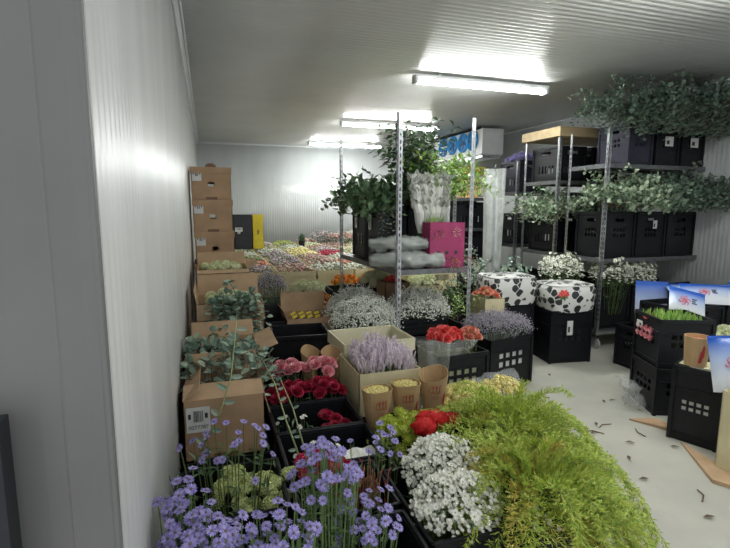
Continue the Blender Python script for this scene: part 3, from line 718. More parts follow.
t = empty('dried_stalk_bunch', (.52, 1.66, .05)); tag(t, 'reddish dry stalks standing in the first black tray', 'flowers'); mb = MB()
for i in range(90):
    x, y = R.uniform(-.09, .09), R.uniform(-.08, .08); a = Vector((x*.6, y*.6, 0)); b = Vector((x*1.1, y*1.1, R.uniform(.34, .47))); mb.tube([a, a.lerp(b, .6), b], .0018, 3, cap=False)
    for k in range(5): mb.leaf(a.lerp(b, .6+.09*k), (R.uniform(-1, 1), R.uniform(-1, 1), 1.2), (0, 1, .2), .03, .006)
tag(mb.build('stalks', M['dry'], t), kind='stuff')

# purple asters
kw = dict(leafm='leaf', leafL=.045)
G = 'purple aster bunches'
bouquet('aster_bunch', (-.04, 1.08, .1), 'purple asters rising against the ribbed wall', 'asters', 'aster', 80, .10, .13, 0, .57, .09, nleaf=480, jit=.05, **kw)
bouquet('aster_bunch', (.13, 1.10, .1), 'purple asters in the middle of the front crates', 'asters', 'aster', 60, .12, .12, 0, .56, .05, nleaf=480, jit=.05, **kw)
bouquet('aster_bunch', (-.085, 1.20, .1), 'purple asters squeezed into the corner by the ribbed wall', 'asters', 'aster', 40, .045, .16, 0, .60, .08, nleaf=260, jit=.05, **kw)
bouquet('aster_bunch', (.30, 1.27, .1), 'tallest purple aster bunch, in front of the dark trays', 'asters', 'aster', 52, .09, .10, 0, .60, .12, nleaf=220, jit=.05, **kw)
bouquet('aster_bunch', (.42, 1.27, .1), 'low purple asters beside the crimson flowers', 'asters', 'aster', 44, .10, .10, 0, .43, .08, nleaf=200, jit=.05, **kw)
bouquet('aster_bunch', (.04, 1.66, .1), 'loose lilac aster sprays in front of the labelled box', 'asters', 'aster', 26, .19, .09, 0, .54, .08, nleaf=140, jit=.07, **kw)
bouquet('aster_bunch', (.66, 1.72, .2), 'small pale lilac aster spray between the trays and the red celosia', 'asters', 'aster', 13, .05, .10, 0, .34, .06, nleaf=60, jit=.04, **kw)
bouquet('aster_bunch', (.50, 1.55, .1), 'single lilac asters standing above the dry stalks', 'asters', 'aster', 8, .09, .06, 0, .48, .05, nleaf=16, jit=.06, **kw)

# ---------------------------------------------------------------- white asters, fern bush
crate(.628, 1.24, 0, 'black crate heaped with small white asters', W=.30, D=.46, Hh=.45, style='windows')
crate(.94, 1.16, 0, 'black crate under the big feathery green bush, nearest the doorway', W=.30, D=.46, Hh=.45, style='windows')
crate(.96, 1.66, 0, 'black crate under the feathery green bush, behind the other one', W=.34, D=.42, Hh=.45, style='windows')
for (x, y, rx, ry, top, lab) in ((.79, 1.38, .16, .14, .45, 'white aster bunch at the front of the crate'), (.83, 1.58, .15, .13, .48, 'white aster bunch at the back of the crate, below the red celosia')):
    t = bouquet('white_aster_bunch', (x, y, .06), lab, 'asters', 'white', 95, rx, ry, 0, top-.03, .08, nleaf=320, leafm='leaf', leafL=.035, jit=.035, sc=(.75, 1.15), foot=.55)
    mb = MB()
    for i in range(760):
        q = math.sqrt(R.random()); a = R.uniform(0, 6.28); px_, py_ = q*rx*1.03*math.cos(a), q*ry*1.03*math.sin(a); pz = top-.04+.10*(1-q*q)+R.uniform(-.06, .02)
        for k in range(7):
            b_ = 2*PI*k/7; dd = Vector((math.cos(b_), math.sin(b_), .55+.5*math.sin(b_))); mb.leaf(Vector((px_, py_, pz)), dd, (0, 0, 1), .0095, .0075, -.1)
    tag(mb.build('small_blooms', M['wpetal'], t), kind='stuff')
def fern(name, loc, label, n, ln, bias=(0,0,0), up=.7, ysh=.15, drp=.17):
    t = empty(name, loc); tag(t, label, 'foliage'); g = MB(); y = MB(); st = MB()
    for i in range(n):
        a = i*2.39996; q = math.sqrt((i+.5)/n); d = (Vector((math.cos(a)*q*1.15, math.sin(a)*q*1.15, up*(1.15-.75*q)))+Vector(bias)*q).normalized()
        p = Vector((math.cos(a)*q*.09, math.sin(a)*q*.11, R.uniform(0, .05))); L_ = ln*R.uniform(.55, 1.1)*(1-.28*(1-q)); K = 16; pts = [p.copy()]
        tgt = y if R.random() < ysh else g
        for k in range(K):
            d = (d+Vector((R.uniform(-.06, .06), R.uniform(-.06, .06), -drp*(k/K)*1.6))).normalized(); p = p+d*L_/K; pts.append(p.copy())
            if k < 2: continue
            sl = .080*(1-.72*k/K)                                   # side sprig length
            for s_ in (-1, 1):
                sd = Matrix.Rotation(s_*R.uniform(.6, 1.1), 3, Vector((R.uniform(-.4, .4), R.uniform(-.4, .4), 1))) @ d
                for m_ in range(7):
                    b_ = p+sd*sl*(m_/7); 
                    for u_ in (-1, 1):
                        e_ = (sd+Vector((R.uniform(-.9, .9), R.uniform(-.9, .9), R.uniform(-.3, .9)))).normalized()
                        tgt.leaf(b_, e_, (R.uniform(-1, 1), R.uniform(-1, 1), 1), .021, .0040, .1)
        st.tube(pts, .0016, 3, r2=.0006, cap=False)
    tag(g.build('fronds', M['frond'], t), kind='stuff'); tag(y.build('yellowing_fronds', M['frond_y'], t), 'yellowish fronds', kind='stuff'); st.build('stems', M['stem'], t); return t
fern('feathery_fern_bunch', (1.10, 1.36, .42), 'large feathery yellow-green bush spilling over the crate towards the aisle', 96, .45, (.42, .0, 0), .72, .18, .20)
fern('feathery_fern_bunch', (1.27, 1.76, .47), 'feathery green bush behind, reaching toward the yellow flowers', 74, .38, (.34, .05, 0), .70, .06, .16)
fern('feathery_fern_bunch', (1.27, 1.50, .42), 'outer feathery green sprays drooping over the aisle floor', 50, .44, (.75, -.02, 0), .50, .08, .22)

# lime, celosia, cones, yellow blooms
crate(.72, 1.74, 0, 'black crate of lime green flowers behind the white asters', W=.22, D=.39, Hh=.40, style='tray')
bouquet('flower_bunch', (.90, 2.03, .06), 'lime green fluffy flowers in front of the paper cones', 'flowers', 'lime', 55, .19, .12, 0, .36, .06, nleaf=120, jit=.03, leafm='lime')
t = empty('celosia_bunch', (.97, 1.90, .2)); tag(t, 'bright red velvety celosia above the white asters', 'flowers')
for (x, y, z, r) in ((-.07, -.02, .31, .052), (.0, .0, .33, .05), (.075, .0, .315, .045), (.11, .03, .30, .03), (-.03, .04, .32, .045)):
    mb = MB(); n1, n2 = 22, 14; vs = []
    for j in range(n2+1):
        ph = PI*j/n2
        for i in range(n1):
            th = 2*PI*i/n1; k = 1+.16*math.sin(5*th+j)*math.sin(ph)+.06*math.sin(11*th-2*j)
            vs.append((r*k*math.sin(ph)*math.cos(th)*1.1, r*k*math.sin(ph)*math.sin(th), r*.75*math.cos(ph)*k))
    mb.add(vs, [(j*n1+i, j*n1+(i+1) % n1, (j+1)*n1+(i+1) % n1, (j+1)*n1+i) for j in range(n2) for i in range(n1)])
    mb.build('bloom', M['red'], t, smooth=True, loc=(x, y, z))
    mb = MB(); mb.bar((x*.5, y*.5, 0), (x, y, z-.02), .004, 5); mb.build('stem', M['stem'], t)
crate(.707, 2.15, 0, 'black crate with three printed kraft paper cones standing in it', W=.59, D=.32, Hh=.32, style='tray')
crate(1.33, 2.22, 0, 'black crate of pale yellow flowers behind the feathery bush', W=.46, D=.36, Hh=.30, style='tray', rz=4)
def cone(x, y, z, h, r0_, r1_, label, rz=0, fillm=None, slant=.0, tilt=0):
    t = empty('paper_cone', (x, y, z), math.radians(rz), tilt); tag(t, label, 'paper cone'); mb = MB(); n = 24; vs = []
    def sq(a, r): c, s_ = math.cos(a), math.sin(a); k = 1/max(abs(c), abs(s_)); k = 1+(min(k, 1.25)-1)*.5; return c*r*k, s_*r*k*.8
    for r_, zz in ((r0_, 0), (r1_*.8, h*.55), (r1_, h), (r1_-.003, h), (r0_-.003, .004)):
        for i in range(n):
            a = 2*PI*i/n; X_, Y_ = sq(a, r_); vs.append((X_, Y_, zz+(slant*math.sin(a)*.5+slant*.3*math.cos(a) if zz > h*.9 else 0)))
    fs = [(j*n+i, j*n+(i+1) % n, (j+1)*n+(i+1) % n, (j+1)*n+i) for j in range(4) for i in range(n)] + [tuple(range(n-1, -1, -1)), tuple(range(4*n, 5*n))]
    mb.add(vs, fs); mb.build('paper_sleeve', M['cone'], t)
    mb = MB()                                                       # printed mark: hooked script strokes with two underlines, plus a red corner panel
    def on(u, v):
        a = -PI/2+u; k = v/h; r_ = r0_+(r1_-r0_)*(k/.55*.8 if k < .55 else .8+.2*(k-.55)/.45) if False else (r0_+(r1_*.8-r0_)*k/.55 if k < .55 else r1_*.8+(r1_*.2)*(k-.55)/.45)
        X_, Y_ = sq(a, r_+.0018); return (X_, Y_, v)
    for c0 in (-.34, -.08, .18):
        mb.tube([on(c0+.13*math.cos(q_), h*.74+h*.07*math.sin(q_)) for q_ in (.6, 1.4, 2.2, 3.1, 4, 4.9, 5.6)], .0016, 4)
        mb.tube([on(c0+.14, h*.84), on(c0+.13, h*.75), on(c0+.17, h*.67)], .0018, 4)
    for v_ in (.60, .56): mb.tube([on(-.3+.12*i, h*v_+.001*math.sin(i)) for i in range(6)], .0012, 4)
    q = [on(.62, h*.62), on(.80, h*.70), on(1.0, h*.30), on(.82, h*.08), on(.66, h*.1)]
    mb.add(q, [(0,1,2,3,4)])
    tag(mb.build('printed_mark', M['redprint'], t), 'red printed mark')
    if fillm:
        me = HD[fillm]; k = 26
        for i in range(k):
            q_ = math.sqrt((i+.5)/k); a = i*2.4; child(R.choice(me), 'bloom', t, (q_*r1_*.8*math.cos(a), q_*r1_*.62*math.sin(a), h+.004-.02*q_+slant*.2), (R.uniform(-.3, .3), R.uniform(-.3, .3), a), .62)
    return t
cone(.80, 2.24, .28, .29, .042, .078, 'kraft paper cone full of pale yellow blooms, nearest the dark trays', 8, 'yel')
cone(.985, 2.30, .28, .28, .042, .080, 'kraft paper cone with blooms sunk below its rim, middle of the three', -4, 'yel')
cone(1.18, 2.36, .27, .30, .046, .082, 'empty-topped kraft paper cone, nearest the yellow flowers', -12, None, .05)
bouquet('flower_bunch', (1.42, 2.40, .06), 'pale yellow flowers beside the paper cones', 'flowers', 'yel', 90, .18, .15, 0, .30, .08, nleaf=60, leafm='yel', sc=(.8, 1.2))
bouquet('flower_bunch', (1.68, 2.44, .06), 'pale yellow flowers half hidden behind the feathery bush', 'flowers', 'yel', 60, .15, .13, 0, .30, .08, nleaf=50, leafm='yel', sc=(.8, 1.2))
carton(1.42, 2.16, .32, .10, .08, .05, 'small open kraft box sitting among the yellow flowers', open_=True, handle=False, tape=False)

# statice box and beige box
carton(.77, 2.50, .0, .40, .42, .27, 'yellow cardboard box on the floor under the lilac statice box', m='yboard', tape=False)
t = carton(.77, 2.46, .28, .38, .42, .29, 'yellow cardboard box full of lilac statice in front of the beige box', m='yboard', open_=True, handle=False, tape=False)
t = empty('statice_bunch', (.97, 2.70, .34)); tag(t, 'feathery pale lilac statice spikes filling the yellow box', 'flowers'); mb = MB(); st = MB()
for i in range(620):
    x, y = R.uniform(-.16, .17), R.uniform(-.19, .16); z = .17+R.uniform(0, .075)+.05*(1-abs(x)/.2)+y*.08; p = Vector((x, y, z)); d = Vector((R.uniform(-.35, .35)+x, R.uniform(-.5, .1), 1)).normalized()
    if i % 3 == 0: st.tube([(x*.6, y*.6, 0), p], .0014, 3, cap=False)
    for k in range(7):
        b_ = p+d*.011*k; a = R.uniform(0, 6.28); mb.leaf(b_, d*.9+Vector((math.cos(a), math.sin(a), 0))*.45, (0, 0, 1), .02, .008)
        mb.leaf(b_, d*.9-Vector((math.cos(a), math.sin(a), 0))*.45, (0, 0, 1), .02, .008)
tag(mb.build('flower_spikes', M['statice'], t), kind='stuff'); st.build('stems', M['stem'], t)
for k_, z_ in enumerate((0, .235)):
    carton(.84+.0*k_, 2.96, z_, .47, .38, .225, ('beige board tray under the empty beige box', '')[k_], m='beige', open_=False, tape=False, handle=False) if k_ == 0 else None
t = carton(.83, 2.95, .24, .49, .38, .36, 'large empty open beige box behind the lilac statice', m='beige', open_=True, handle=False, tape=False, rz=2)
mb = MB(); a0, b0 = -.012, .012
mb.box(a0, a0, .28, .49-a0, 0, .365); mb.box(a0, .38, .28, .49-a0, .38-a0, .365); mb.box(a0, 0, .28, 0, .38, .365); mb.box(.49, 0, .28, .49-a0, .38, .365)
mb.build('folded_rim', M['beige'], t)

# kraft cones and the open black crate behind the roses
crate(.40, 2.83, 0, 'low black tray between the roses and the deep black crate', W=.36, D=.34, Hh=.40, style='tray')
cone(.60, 2.98, .30, .27, .04, .07, 'plain kraft cone leaning against the pale boxes, nearer the side wall', 60, None, .05)
cone(.735, 2.96, .26, .30, .04, .07, 'kraft cone squeezed between the roses and the beige box', 40, None, .05)
crate(.42, 3.50, 0, 'deep open black crate behind the rose tray', W=.44, D=.38, Hh=.54, rz=-4, style='tray')
crate(.30, 3.95, 0, 'black crate with a small orange and yellow posy, by the cabbage box', W=.30, D=.34, Hh=.55, style='slots')
t = carton(.60, 3.94, .0, .40, .34, .56, 'open kraft box with striped yellow sachets inside, behind the deep black crate', m='kraft', open_=True, handle=False, tape=False, flaps=[('b', .17, 8), ('l', .08, 20)])
mb = MB(); mb.box(.62, 3.96, .46, .98, 4.26, .465); tag(mb.build('paper_sheet', M['kraft_d']), 'brown sheet under the striped sachets in the kraft box', 'paper')
for k in range(4):
    mb = MB(); mb.box(0, 0, 0, .05, .02, .11); mb.box(-.001, -.001, .035, .051, .021, .055, 1); mb.box(-.001, -.001, .08, .051, .021, .09, 1)
    o = mb.build('yellow_sachet', [M['yprint'], M['blackboard']], loc=(.70+.058*k, 4.05-.01*k, .485), bevel=.003); o.rotation_euler = (-.35, -.45+.1*k, .2); tag(o, 'yellow and black striped sachet in the kraft box, ' + ['nearest the side wall', 'second from the side wall', 'third from the side wall', 'farthest from the side wall'][k], 'sachet', 'striped sachets')
bouquet('flower_bunch', (.55, 3.68, .05), 'dark red blooms sunk in the deep black crate', 'flowers', 'crimson', 6, .08, .07, 0, .36, .0, nleaf=40, leafm='ruscus')
# mixed flowers in front of the bench
row = [(.40, 4.55, 'purplemix', 'grey-mauve dry flowers by the cabbage box'), (.78, 4.6, 'orange', 'orange and yellow flowers in front of the bench'), (1.20, 4.65, 'whitemix', 'white and green flowers before the bench')]
crate(.36, 4.34, 0, 'black crate of grey-mauve dry flowers beside the cartons', W=.36, D=.36, Hh=.62, style='slots', m='slate')
cloud('dried_bunch', (.54, 4.5, .62), 'grey-mauve dried flowers bundled beside the cabbage box', 'flowers', 'limon', 900, .15, .13, .05, .27, .006, basez=-.5)
for i, (x, y, H2, hd, lab, lab2) in enumerate(((.78, 4.42, .50, 'orange', 'orange blooms in the black crate beside the grey dried flowers', 'black crate of orange blooms beside the grey dried flowers'),
                                   (1.46, 4.42, .30, 'cream', 'creamy green blooms on the bottom shelf of the middle trolley', 'black crate of creamy blooms on the bottom shelf of the middle trolley'),
                                   (.80, 4.90, .56, 'cream', 'cream blooms under the bench edge, behind the orange ones', 'black crate of cream blooms under the bench edge'),
                                   (1.26, 4.96, .60, 'orange', 'orange-yellow blooms just before the trolley post', 'black crate of orange-yellow blooms before the trolley post'),
                                   (1.40, 5.12, .0, None, None, None))):
    if not hd: continue
    z_ = .41 if H2 == .30 else 0
    crate(x, y, z_, lab2, W=.42, D=.38, Hh=H2, style='slots')
    bouquet('flower_bunch', (x+.21, y+.2, .05+z_), lab, 'flowers', hd, 24, .17, .15, 0, H2+.0, .05, nleaf=70, sc=(.8, 1.3))
for i, (x, y, hd, lab) in enumerate(((1.74, 5.0, 'violet', 'violet and magenta blooms seen through the trolley legs'), (1.74, 5.32, 'orange', 'orange blooms beside the violet ones, beyond the trolley'), (2.2, 4.98, 'cream', 'pale flowers beyond the trolley, beside the violet ones'))):
    carton(x-.02, y-.0, 0, .40, .30, .60, 'yellow cardboard box holding ' + lab, m='yboard', open_=True, tape=False)
    bouquet('flower_bunch', (x+.18, y+.15, .1), lab, 'flowers', hd, 26, .16, .13, 0, .52, .05, nleaf=50, sc=(.9, 1.3))

# ---------------------------------------------------------------- under and around the middle trolley: gypsophila
for (x, y, lab, l2) in ((.97, 3.42, 'cloud of white gypsophila beside the beige box', 'black crate of gypsophila beside the beige box'), (1.52, 3.62, 'cloud of white gypsophila between the trolley posts', 'black crate of gypsophila between the trolley posts'), (1.02, 3.84, 'cloud of white gypsophila behind, near the open kraft box', 'black crate of gypsophila near the open kraft box')):
    z_ = .42 if x == 1.52 else 0
    crate(x, y, z_, l2, W=.42 if z_ else .36, D=.36, Hh=.42 if z_ == 0 else .14, style='tray')
    cloud('gypsophila_bunch', (x+.21, y+.18, .44 if z_ == 0 else .46), lab, 'flowers', 'gyp', 4200, .27, .24, .06, .34, .0068, nst=150, basez=-.3 if z_ == 0 else 0)
crate(2.09, 3.70, 0, 'black crate of yellow-green foliage beside the trolley post', W=.28, D=.3, Hh=.48, style='tray')
branchy('leafy_bunch', (2.2, 3.85, .46), 'yellow-green leafy sprigs beside the right trolley post', 'foliage', 'bright', 14, .32, .6, .1, .035, .018, pairs=9, box=(.12, .12))
branchy('leafy_bunch', (2.32, 4.28, .50), 'dark green leafy sprigs behind the limonium', 'foliage', 'leaf', 22, .36, .7, .15, .045, .022, pairs=10, box=(.14, .14))
crate(2.14, 4.12, 0, 'black crate of dark green sprigs behind the limonium', W=.38, D=.4, Hh=.5, style='tray')
t = carton(1.52, 4.05, .41, .24, .24, .40, 'small dark wrapped packet with coral flowers on the trolley bottom shelf', m='kraft_d', open_=True, tape=False, handle=False)
bouquet('flower_bunch', (1.64, 4.17, .42), 'coral blooms peeping under the trolley shelf', 'flowers', 'coral', 7, .05, .05, 0, .38, .03, nleaf=20)
# ---------------------------------------------------------------- on the middle trolley shelf
sz = 1.012
for k, (x, y, lab) in enumerate(((1.425, 4.38, 'dark slotted crate at the far corner of the trolley shelf'), (1.43, 3.96, 'dark slotted crate in the middle of the trolley shelf'), (1.70, 4.38, 'dark crate behind, away from the side wall, on the trolley shelf'), (1.70, 3.96, 'dark crate behind the white-sleeved bunch on the trolley shelf'))):
    crate(x, y, sz, lab, W=.25, D=.40, Hh=.50, style='slots', m='slate', tagw=('side', .24, .28, .07, .14) if k in (0, 1) else None, group='dark crates on the trolley shelf')
branchy('ruscus_bunch', (1.55, 4.55, 1.45), 'dark glossy ruscus rising from the far crate of the trolley', 'foliage', 'ruscus', 44, .50, .9, .35, .110, .075, pairs=9, bias=(-.35, -.1, .2), box=(.09, .12), rnd=False, zmax=2.3)
branchy('ruscus_bunch', (1.56, 4.12, 1.45), 'dark glossy ruscus drooping over the middle crate of the trolley', 'foliage', 'ruscus', 46, .50, .9, .45, .110, .075, pairs=9, bias=(-.25, -.2, .1), box=(.08, .12), rnd=False)
branchy('ruscus_bunch', (1.80, 4.05, 1.50), 'tall upright ruscus behind the trolley front post', 'foliage', 'ruscus', 52, .72, .5, .06, .10, .062, pairs=12, bias=(-.08, -.1, .2), box=(.08, .1), rnd=False, up=1.2)
branchy('leafy_bunch', (1.98, 4.05, 1.50), 'bright yellow-green leafy branches above the white sleeves', 'foliage', 'bright', 70, .60, .95, .25, .075, .044, pairs=11, bias=(.35, -.15, .25), box=(.08, .1), rnd=False, up=1.0)
branchy('leafy_bunch', (1.44, 4.02, 1.50), 'pale leafy vine hanging down beside the trolley post', 'foliage', 'euc_pale', 5, .55, .4, 1.2, .04, .03, pairs=12, bias=(.2, -1.2, .1), box=(.03, .02), up=.25)
# white gladiolus-like sleeves in a green bucket
t = empty('plant_bucket', (1.80, 3.72, sz)); tag(t, 'dark green bucket behind the magenta box on the trolley', 'bucket'); mb = MB()
mb.lathe([(.001, 0), (.085, 0), (.11, .26), (.115, .26), (.115, .27), (.105, .27), (.08, .01), (.001, .01)], n=20); mb.build('bucket_body', mat('bucket_green', (.02, .09, .03), .4, vary=.3), t, smooth=False)
mb = MB(); mb.tube([(.112*math.cos(a), .112*math.sin(a), .245) for a in [2*PI*i/20 for i in range(21)]], .003, 4); mb.build('rim', M['leaf'], t)
t = empty('sleeved_flower_bunch', (1.79, 3.72, sz+.12)); tag(t, 'tall white flower spikes in pale sleeves rising from the green bucket', 'flowers')
for k in range(5):
    x = -.12+.062*k; mb = MB(); pr = []
    for j in range(9):
        f_ = j/8; pr.append((max(.004, .012+.034*math.sin(min(1, f_*1.15)*PI*.62)*(1-.45*max(0, f_-.75)/.25)), f_*.64))
    mb.lathe(pr, n=10); 
    mb.v = [(vx+x*(.4+.9*vz/.64)+.006*math.sin(vz*40+k), vy+.01*math.cos(vz*30)+R.uniform(-.003, .003), vz) for vx, vy, vz in mb.v]
    s_ = mb.build('sleeve', M['glad'], t)
    mb = MB()
    for j in range(46):
        f_ = R.uniform(.55, 1.03); a = R.uniform(0, 6.28); mb.leaf((x*(.4+.9*f_)+.02*math.cos(a), .024*math.sin(a), .62*f_), (math.cos(a)*.8, math.sin(a)*.8, .9), (math.cos(a), math.sin(a), 0), .055, .045, .3, True)
    mb.build('petals', M['glad'], s_)
mb = MB()
for i in range(40): a = R.uniform(0, 6.28); mb.leaf((R.uniform(-.06, .06), R.uniform(-.05, .03), .16), (math.cos(a)*.5, math.sin(a)*.4-.1, 1), (0, 1, 0), .16, .018)
mb.build('leaves', M['bright'], t)
# magenta box with orchid emblem
t = carton(1.69, 3.50, sz, .31, .16, .365, 'magenta cardboard box with a pale flower emblem on the trolley shelf', m='magenta', open_=True, handle=False, tape=False, rz=-2)
mb = MB()
for i in range(5):
    a = 2*PI*i/5+.4; c = Vector((.235, -.006, .285)); mb.tube([c+Vector((.012*math.cos(a), 0, .012*math.sin(a))), c+Vector((.042*math.cos(a), -.001, .042*math.sin(a))), c+Vector((.03*math.cos(a+.7), 0, .03*math.sin(a+.7)))], .0035, 4)
for i in range(3): mb.box(.06+.08*i, -.003, .11, .085+.08*i, 0, .135, 1)
tag(mb.build('emblem', [M['paleprint'], M['blackboard']], t), 'pale pink flower emblem')
branchy('leafy_bunch', (1.90, 3.47, 1.10), 'thin leafy twigs lying in front of the magenta box', 'foliage', 'salmon', 9, .25, .9, .5, .028, .009, pairs=8, bias=(0, -.9, -.2), box=(.10, .0), up=.1, rnd=False)
branchy('leafy_bunch', (1.82, 3.56, 1.30), 'yellow-green sprig over the corner of the magenta box', 'foliage', 'bright', 5, .14, .9, .6, .03, .016, pairs=5, bias=(0, -.6, 0), box=(.05, .0), up=.4)
# film-wrapped bundles
def bundle(loc, rz, L, r, label, ry=0):
    t = empty('wrapped_bundle', loc, rz, 0, ry); tag(t, label, 'flower bundle', 'film-wrapped bundles on the trolley')
    mb = MB(); n, k = 22, 26; vs = []
    for j in range(k+1):
        f_ = j/k; rr_ = r*(.55+.45*math.sin(min(1, f_*1.2)*PI*.8)) 
        for i in range(n):
            a = 2*PI*i/n; q = rr_*(1+.30*noise.noise(Vector((math.cos(a)*2, math.sin(a)*2, f_*9+L*9)))+.05*math.sin(a*6+f_*9)+R.uniform(-.05, .05)); vs.append((L*(f_-.5), q*math.cos(a), q*.62*math.sin(a)))
    mb.add(vs, [(j*n+i, j*n+(i+1) % n, (j+1)*n+(i+1) % n, (j+1)*n+i) for j in range(k) for i in range(n)] + [tuple(range(n-1, -1, -1)), tuple(range(k*n, (k+1)*n))])
    mb.build('film_wrap', M['plastic'], t, smooth=True)
    mb2 = MB(); mb2.v = [(x*.96, y*.82, z*.82) for x, y, z in mb.v]; mb2.f = mb.f; mb2.m = mb.m
    mb2.build('wrapped_stems', M['bundle'], t, smooth=True)
bundle((1.52, 3.58, 1.075), math.radians(-14), .60, .12, 'clear film bundle of greens lying lowest across the trolley front edge')
bundle((1.50, 3.66, 1.205), math.radians(-18), .52, .10, 'clear film bundle of greens lying on top of the other one')
bundle((1.40, 3.84, 1.16), math.radians(70), .34, .09, 'short film bundle jutting over the trolley side')

# ---------------------------------------------------------------- limonium, red gerbera and pebble crates
crate(2.14, 3.26, 0, 'black crate with eight square windows, full of grey-purple limonium', W=.50, D=.36, Hh=.43, rz=12, liner='white')
cloud('limonium_bunch', (2.36, 3.52, .40), 'grey-purple limonium heaped over the windowed crate', 'flowers', 'limon', 3600, .30, .22, .02, .20, .0055, nst=150, basez=-.3)
crate(1.58, 3.08, 0, 'black crate with red gerberas leaning toward the beige box', W=.46, D=.34, Hh=.40, rz=5, liner='greenmix')
bouquet('gerbera_bunch', (1.73, 3.28, .05), 'red-coral blooms wrapped in film, over the beige box side of the crate', 'flowers', 'coral', 30, .13, .09, 0, .44, .05, nleaf=60, leafm='bright')
bouquet('gerbera_bunch', (1.95, 3.28, .05), 'orange-red blooms with green stems, on the limonium side of the crate', 'flowers', 'salmon', 14, .07, .07, 0, .42, .05, nleaf=50, leafm='bright')
def film(name, loc, rz, w_, h_, lean, label, amp=.02, m='film_thin', rx=0):
    mb = MB(); n, k = 12, 10; vs = []
    for j in range(k+1):
        for i in range(n+1):
            u, v = i/n, j/k; q = amp*noise.noise(Vector((u*4, v*4, w_*10+loc[0])))*2
            vs.append(((u-.5)*w_*(.7+.3*v), lean*v+q+amp*math.sin(u*9+v*3), v*h_))
    mb.add(vs, [(j*(n+1)+i, j*(n+1)+i+1, (j+1)*(n+1)+i+1, (j+1)*(n+1)+i) for j in range(k) for i in range(n)])
    o = mb.build(name, M[m], smooth=True, loc=loc); o.rotation_euler = (rx, 0, rz); tag(o, label, 'plastic film')
    o.modifiers.new('t', 'SOLIDIFY').thickness = .0015; return o
film('film_sleeve', (1.48, 2.96, .02), math.radians(-30), .24, .56, -.04, 'clear plastic sleeve leaning between the beige box and the gerbera crate')
film('film_sleeve', (1.72, 3.12, .38), math.radians(4), .34, .14, -.06, 'clear plastic folded along the front of the red blooms')
film('film_sheet', (2.05, 2.72, .005), math.radians(15), .50, .26, .3, 'crumpled clear plastic lying in front of the windowed crate', .03)
crate(3.08, 3.70, 0, 'black windowed crate under the pebble-print wrap nearest the aisle', W=.44, D=.36, Hh=.52, rz=-8, tagw=('front', .17, .28, .06, .14), liner='slate')
crate(2.62, 3.98, 0, 'black windowed crate under the farther pebble-print wrap', W=.44, D=.38, Hh=.56, rz=-6)
crate(3.04, 4.36, 0, 'black crate of eucalyptus behind the pebble-print wraps', W=.38, D=.36, Hh=.55, rz=0)
def pebble_wrap(x, y, z, W_, D_, h_, rz, label, flower=False):
    t = empty('pebble_wrap', (x, y, z), math.radians(rz)); tag(t, label, 'flower wrap', 'pebble-print wraps'); mb = MB(); n = 40; vs = []; lv = [(-.02, .96), (.04, 1.02), (h_*.5, 1.06), (h_*.9, 1.04), (h_, .98), (h_+.02, .86), (h_+.03, .6)]
    for zz, k in lv:
        for i in range(n):
            a = 2*PI*i/n; c, s_ = math.cos(a), math.sin(a); e = 5; q = (abs(c)**e+abs(s_)**e)**(-1/e)
            nz = 1+.03*noise.noise(Vector((c*3, s_*3, zz*9+x)))
            vs.append((W_/2*q*c*k*nz, D_/2*q*s_*k*nz, zz+.012*noise.noise(Vector((c*2, s_*2, x)))))
    mb.add(vs, [(j*n+i, j*n+(i+1) % n, (j+1)*n+(i+1) % n, (j+1)*n+i) for j in range(len(lv)-1) for i in range(n)]+[tuple(range((len(lv)-1)*n, len(lv)*n))])
    mb.build('printed_wrap', M['pebble'], t, smooth=True)
    mb = MB(); mb.tube([(W_/2*.97*q_[0], D_/2*.97*q_[1], h_+.012) for q_ in [((abs(math.cos(a))**5+abs(math.sin(a))**5)**(-.2)*math.cos(a), (abs(math.cos(a))**5+abs(math.sin(a))**5)**(-.2)*math.sin(a)) for a in [2*PI*i/40 for i in range(41)]]], .006, 5)
    mb.build('wrap_edge', M['white'], t, smooth=True)
    if flower:
        e = empty('printed_flower'); e.parent = t; e.location = (-W_*.30, -D_/2*1.055, h_*.70); mb = MB()
        for i in range(6):
            a = PI*i/5; mb.leaf((0, -.002*i/5, 0), (math.cos(a), -.05, math.sin(a)*.55+.05), (0, -1, 0), .062, .04, .02, True)
        tag(mb.build('red_petals', M['coral'], e), 'red printed petals')
        mb = MB()
        for a in (-.5, -1.2, -2.2): mb.leaf((0, -.001, -.005), (math.cos(a), 0, math.sin(a)), (0, -1, 0), .06, .03, .02)
        mb.build('green_leaf', M['leaf'], e)
    return t
pebble_wrap(3.34, 3.85, .525, .47, .40, .22, -8, 'white and black pebble-print wrap with a red flower, on the aisle crate', True)
pebble_wrap(2.86, 4.14, .565, .50, .42, .24, -6, 'white and black pebble-print wrap without a flower, on the farther crate')
branchy('eucalyptus_bunch', (3.24, 4.52, .50), 'grey-green eucalyptus behind the pebble-print wraps', 'foliage', 'euc', 24, .45, .8, .35, .05, .044, pairs=9, bias=(-.4, 0, .1), box=(.16, .12))
crate(2.58, 4.50, 0, 'black crate of rosette eucalyptus behind the farther pebble wrap', W=.42, D=.36, Hh=.6)
branchy('eucalyptus_bunch', (2.82, 4.62, .58), 'rosette-leaved eucalyptus between the trolley post and the pebble wraps', 'foliage', 'euc_pale', 30, .55, .8, .25, .06, .05, pairs=9, bias=(0, -.1, .1), box=(.2, .14))
carton(2.40, 3.78, .0, .20, .30, .66, 'tall yellow box of salmon roses beside the pebble wrap', m='yboard', open_=True, tape=False, rz=-4)
bouquet('rose_bunch', (2.50, 3.93, .3), 'salmon-orange roses on top of the tall yellow box', 'roses', 'salmon', 12, .09, .12, 0, .36, .04, nleaf=20)
